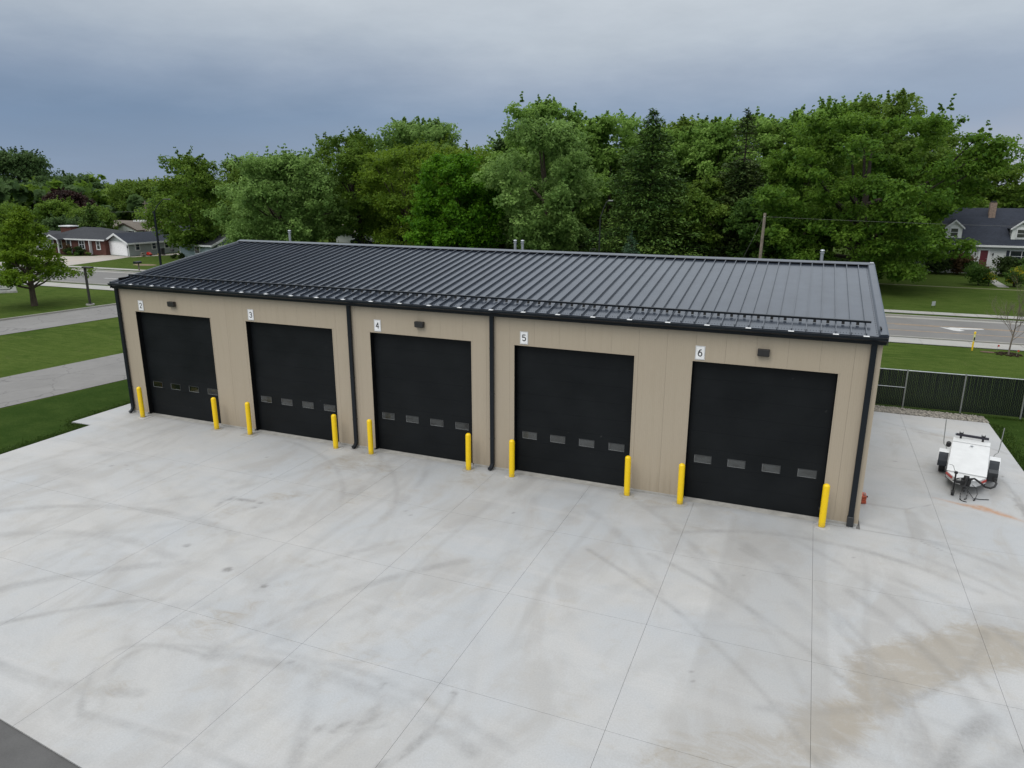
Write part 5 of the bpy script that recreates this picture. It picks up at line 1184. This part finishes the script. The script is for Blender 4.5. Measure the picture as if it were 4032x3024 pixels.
tree('pale tree top to the left of the pine', -3.0, 84, 18.6, 2, 5.6, 'light', 'round', 32, 230, .28, GB, spr=8)
tree('broad light green tree between the pine and the spruce, behind both', 4.6, 82, 19.2, 1, 6.4, 'light', 'tall', 56, 230, .28, GB, spr=12, ext_=.9)
tree('round mid green tree right of the bare topped spruce', 14.8, 84, 19.6, 1, 5.6, 'green', 'round', 42, 230, .28, GB, spr=8)
tree('light green fan shaped tree behind the left shoulder of the huge maple', 17.4, 79, 19.8, 6, 4.8, 'light', 'vase', 38, 240, .27, GB, spr=8)
tree('tall tree with a ragged dark top behind the huge broad maple', 25.6, 74, 20.6, 6, 5.8, 'green', 'round', 42, 230, .26, GB, spr=18, ext_=1.7)
tree('dark tree at the right shoulder of the huge broad maple', 30.2, 80, 16.6, 4, 5.2, 'green', 'round', 40, 220, .26, GB, spr=9)
tree('dark spreading tree behind the chimney of the white house on the right', 41.0, 102, 14.4, 2, 6.6, 'green', 'round', 50, 230, .3, GB, spr=10, flat=.5)
tree('dark tree at the right edge behind the dormer', 51.5, 104, 14.8, 2, 6.5, 'green', 'round', 46, 220, .3, GB, spr=10, flat=.5)
tree('loose grey green tree between the spiky olive tree and the silver maple', -63, 80, 14.6, 2, 6.8, 'silver', 'round', 52, 200, .27, GB, spr=16, ext_=1.8, core=.15)
tree('green tree behind the dark leaning trunk', -50.5, 84, 16.2, 2, 7.2, 'green', 'round', 56, 210, .28, GB, spr=12)
tree('pale tree filling the gap between the bright maple and the big silver maple', -22.5, 82, 17.8, 2, 7.0, 'light', 'round', 52, 210, .28, GB, spr=10)
tree('mid green tree behind the pine, between two paler ones', .5, 90, 19.6, 2, 6.8, 'green', 'round', 50, 210, .30, GB, spr=12)
tree('pale tree right behind the bare topped spruce', 9.6, 88, 19.8, 2, 6.0, 'light', 'round', 46, 210, .30, GB, spr=12)
tree('tall green tree behind the top left of the huge maple', 21.0, 88, 21.0, 2, 6.8, 'light', 'round', 48, 210, .30, GB, spr=14, ext_=1.5)
# left side
tree('young bright green maple standing alone on the near lawn', -44.3, 19.3, 8.5, 1.9, 4.4, 'lawn', 'cone', 74, 150, .125, None, rl=(.13,.22), spr=14, tr=.23, ext_=.5, core=.08, limbs=22, flat=.5, trunk_z=6)
GL = 'trees behind the houses on the left'
tree('large dark tree at the far left edge of the picture', -193, 120, 19.6, 1, 11.0, 'bluegreen', 'round', 80, 230, .42, GL, spr=12, ext_=2)
tree('dark tree sloping down to the right of the one at the far left edge', -176, 124, 13.4, 1, 9.0, 'bluegreen', 'round', 54, 220, .40, GL, spr=8, ext_=1.6)
tree('dull green tree behind the young lawn maple at the left edge', -112, 62, 7.6, .3, 5.0, 'olive', 'round', 34, 220, .22, GL, spr=5)
tree('dark purple copper beech behind the brick house', -140, 95, 9.8, 1.4, 6.6, 'purple', 'egg', 60, 260, .26, GL, spr=5, flat=.45, ext_=.8)
tree('deep green tree right of the copper beech', -143, 120, 11.7, .5, 8.5, 'green', 'round', 56, 230, .36, GL, spr=8)
tree('dark green tree right behind the white house roof', -120, 112, 10.9, .5, 8.0, 'dark', 'round', 50, 230, .34, GL, spr=8)
tree('olive tree to the left of the tree with the spiky top', -103, 104, 11.0, .5, 7.0, 'olive', 'round', 48, 230, .34, GL, spr=8)
tree('tree with a patch of yellow leaves on the far skyline', -172, 152, 12.4, 6, 4.0, 'yellow', 'round', 20, 170, .34, GL, spr=4)
conifer('shaggy dark conifer beside the brick house roof', -103.2, 72, 7.3, .6, 3.6, 'pinelow', 12, .15, .22, 50, 0, GL, irregular=.4)
tree('low green tree between the copper beech and the brick chimney', -112, 79, 6.6, .3, 4.4, 'green', 'round', 30, 220, .24, GL, spr=5)
tree('pale grey bush tree above the brick chimney', -111.5, 74, 4.8, .3, 4.4, 'bluegreen', 'round', 28, 200, .22, GL, spr=4)
tree('low olive tree behind the young lawn maple', -124, 82, 7.4, .3, 5.0, 'olive', 'round', 32, 210, .26, GL, spr=5)
tree('rounded tree behind the olive tree with the spiky top', -84, 92, 15.2, 2, 6.0, 'green', 'vase', 38, 200, .30, GL, spr=10, ext_=1.5)
# bare young tree on the right
bt = thing('bare_tree', 'bare young tree with thin twigs and a mulch ring by the sidewalk', 'tree', (30.65,30.1,-.06), 0)
mb = MB(); mb.tube([(0,0,-.05), (.03,0,.8), (.10,0,1.7)], [.055,.045,.035], 8)
def twig(p, d, L_, r_, dep):
    q = p+d*L_; m_ = p+d*L_*.5+Vector((random.uniform(-1,1),random.uniform(-1,1),random.uniform(-.3,.6)))*L_*.06
    mb.tube([p, m_, q], [r_, r_*.8, r_*.55], 4)
    if dep == 0: return
    for k in range(3 if dep > 1 else 4):
        nd = (d + Vector((random.uniform(-1,1), random.uniform(-1,1), random.uniform(-.15,.9)))*.62).normalized(); twig(p.lerp(q, random.uniform(.45,1)), nd, L_*random.uniform(.55,.85), r_*.55, dep-1)
for k in range(7):
    a_ = k*.9; twig(Vector((.05+.02*k/7,0,.9+.12*k)), Vector((math.cos(a_)*.75, math.sin(a_)*.75, 1.0)).normalized(), 1.35-.08*k, .021, 4)
twig(Vector((.1,0,1.65)), Vector((.05,0,1)), 1.4, .03, 4)
mb.build('trunk', M['gbark'], bt)
mr = MB()
for i in range(110):
    a_ = random.uniform(0,6.28); r_ = random.uniform(.2,.68); mr.obox((r_*math.cos(a_)*1.1,r_*math.sin(a_),.03), (.06,.03,.02), Matrix.Rotation(random.uniform(0,3),3,'Z'))
o = mr.build('mulch_ring', M['mulch'], bt); o['kind'] = 'stuff'
cc = thing('mulch_patch', 'flat brown bark patch in the grass beside the yellow marker post', 'mulch', (29.6,30.4,-.05)); 
MB().prism([(.45*math.cos(i*.524)*(1+.15*math.sin(i*3)), .22*math.sin(i*.524)) for i in range(12)], 0, .02, 'z').build('patch', simple('brown_bark', (.09,.055,.035), .95, 0, .4, 9), cc)
# shrubs by the houses
GS = 'shrubs in front of the white house on the right'
shrub('shrub with yellow flowers at the left of the stepping stones', 35.6, 68.4, 2.9, 2.4, 2.3, 'dark', 16, 150, .10, GS)
shrub('yellow tipped low shrub leaning on the left path shrub', 36.5, 68.2, .7, .7, 1.55, 'yellow', 6, 60, .08, GS)
shrub('dark shrub at the right of the stepping stones', 38.9, 68.2, 2.1, 1.9, 1.9, 'dark', 14, 130, .10, GS); shrub('crest of yellow blossom above the right path shrub', 38.8, 68.3, 1.2, 1.0, 2.1, 'yellow', 7, 60, .08, GS)
shrub('very dark bush under the left window of the white house', 33.0, 79.0, 4.2, 2.8, 2.9, 'shrub', 20, 180, .14, GS); shrub('reddish dark bush left of the maroon door', 35.2, 78.9, 2.8, 2.4, 2.8, 'redshrub', 16, 170, .13, GS); shrub('green bush hiding the left side of the brick steps', 36.5, 77.8, 1.8, 1.6, 2.0, 'dark', 14, 150, .12, GS)
shrub('dark rounded bush right of the brick steps', 40.3, 78.8, 3.0, 2.4, 2.6, 'shrub', 16, 170, .13, GS); shrub('green bush under the right window of the white house', 42.6, 78.4, 3.6, 2.6, 2.8, 'dark', 18, 170, .13, GS); shrub('lower bright bush in front of the right window', 41.0, 76.8, 1.9, 1.6, 1.6, 'green', 12, 140, .11, GS)
shrub('bush at the right edge of the white house', 45.0, 78.6, 3.0, 2.2, 2.4, 'dark', 16, 170, .13, GS)
GK = 'clipped shrubs along the brick house'
shrub('tall dark rounded bush under the double window of the brick house', -84.9, 54.9, 2.4, 1.4, 1.35, 'shrub', 14, 120, .10, GK); shrub('reddish bush beside the porch post', -87.7, 55.0, 1.3, 1.1, 1.7, 'redshrub', 10, 90, .10, GK); shrub('dark bush between porch and double window', -87.0, 54.6, 1.4, 1.1, 1.1, 'shrub', 9, 90, .10, GK)
shrub('small round bush at the front of the bed, left', -85.9, 54.0, 1.3, 1.0, .6, 'green', 8, 90, .08, GK); shrub('small round bush at the front of the bed, middle', -84.4, 54.1, 1.2, 1.0, .55, 'dark', 8, 90, .08, GK); shrub('small round bush beside the white downpipe', -82.9, 54.9, 1.2, .9, .5, 'green', 8, 90, .08, GK)
shrub('dark bush at the corner of the blue house', -67.6, 56.4, 1.4, 1.0, .7, 'shrub', 8, 90, .09, GK); shrub('second dark bush at the corner of the blue house, right', -66.0, 56.6, 1.2, 1.0, .9, 'shrub', 8, 90, .09, GK)
# dark woodland mass behind the rows, and the far tree line
def mass(name, label, pts_fn, n, per, s, mat, rr):
    C = pts_fn(n); Rr = rng.uniform(*rr, len(C)); o = crown_obj(name, lobe_leaves(C, Rr, per, s, .75, sub=6, core=.45), LEAF[mat], None); tag(o, label, 'woods', kind='stuff'); return o
def band(x0, x1, y0, y1, zt, gap=None):
    def f(n):
        x = rng.uniform(x0, x1, n*2); y = rng.uniform(y0, y1, n*2); z = rng.uniform(.5, 1, n*2)**1.0*zt*rng.uniform(.3,1,n*2)
        if gap is not None: k = ~gap(x, y); x, y, z = x[k], y[k], z[k]
        return np.stack([x, y, z], -1)[:n]
    return f
sight = lambda x, y: (x-18.4)/(y+22.8)      # slope of the sight line from the lot
gap = lambda x, y: (sight(x, y) > -.71) & (sight(x, y) < -.60) & (y < 100)
mass('woodland', 'dark mass of trees and undergrowth filling the row behind', band(-50, 33, 88, 102, 15.5, gap), 520, 130, .40, 'green', (1.7,2.9))
mass('undergrowth', 'dark low undergrowth below the trees beyond the road', band(-34, 17, 61, 74, 4.6, gap), 280, 150, .24, 'shrub', (1.0,1.7))
mass('woodland', 'dark trees seen behind the blue house and carport', band(-92, -56, 98, 112, 10, None), 150, 120, .42, 'dark', (1.6,2.6))
def far_band(n):
    a = rng.uniform(-1.35, .62, n); r_ = rng.uniform(190, 330, n)
    return np.stack([18+r_*np.sin(a), -22+r_*np.cos(a), rng.uniform(.2,1,n)*(9.6+1.2*np.sin(a*23)+.9*np.sin(a*61))], -1)
mass('distant_woods', 'far line of mixed woods along the horizon', far_band, 900, 70, 1.0, 'bluegreen', (2.2,3.8))
mass('distant_woods', 'second far line of olive woods along the horizon', lambda n: far_band(n)+np.array([0,40,.6]), 500, 70, 1.1, 'olive', (2.2,3.8))
# short grass along the edges nearest to the camera
def tufts(n, fn, s):
    c = fn(n); n = len(c); a = rng.uniform(0,6.28,n); h = s*rng.uniform(.5,1.4,n); w = .012+.008*rng.random(n); l = rng.normal(0,.5,(n,2))*h[:,None]
    d = np.stack([np.cos(a)*w, np.sin(a)*w, 0*a], -1); V = np.stack([c-d, c+d, c+np.stack([l[:,0],l[:,1],h],-1)], 1)
    return V, np.repeat(rng.uniform(0,1,n), 3)
M['blade'] = m_leaf('grass_blade', (.016,.040,.005), (.060,.105,.016), .2)
def edge_pts(A, B, spread):
    def f(n):
        t_ = rng.random(n)[:,None]; p = np.array(A)*(1-t_)+np.array(B)*t_; d = unit(np.array([B[1]-A[1], A[0]-B[0]])[None].astype(float))
        p = p + d*np.abs(rng.normal(0,spread,n))[:,None]*(1 if True else -1); return np.concatenate([p, np.full((n,1),-.05)], 1)
    return f
VV = []; TT = []
for A, B_, n, sp_, s_ in (((-10.16,-2.2),(-10.16,-9.5),5200,.30,.055), ((-11.32,-2.2),(-10.2,-2.2),1200,.2,.055), ((-11.32,16),(-11.32,-2.2),6000,.30,.055),
                          ((26.56,13.4),(26.56,2),6500,.30,.055), ((20.7,14.47),(34,14.8),6000,.10,.06), ((34,14.5),(20.7,14.1+.4),100,.02,.05)):
    if A == (-10.16,-2.2): f_ = edge_pts(B_, A, sp_); v_, t_ = tufts(n, lambda n: f_(n)*np.array([1,1,1])+0, s_); v_[:,:,0] = -20.32-v_[:,:,0] if v_[:,:,0].mean() > -10.1 else v_[:,:,0]
    else:
        f_ = edge_pts(A, B_, sp_); v_, t_ = tufts(n, f_, s_)
        if A[0] == -11.32 and v_[:,:,0].mean() > -11.3 and A[1] == 16: v_[:,:,0] = -22.64-v_[:,:,0]
        if A[0] == 26.56 and v_[:,:,0].mean() < 26.5: v_[:,:,0] = 53.12-v_[:,:,0]
    VV.append(v_); TT.append(t_)
V = np.concatenate(VV); n = len(V)
o = link('grass_fringe', np_mesh('grass_fringe', V.reshape(-1,3), np.arange(n*3).reshape(n,3), M['blade'], {'tint': ('FLOAT','POINT',np.concatenate(TT))})); tag(o, 'short grass blades overhanging the pavement edges', 'grass', kind='stuff')
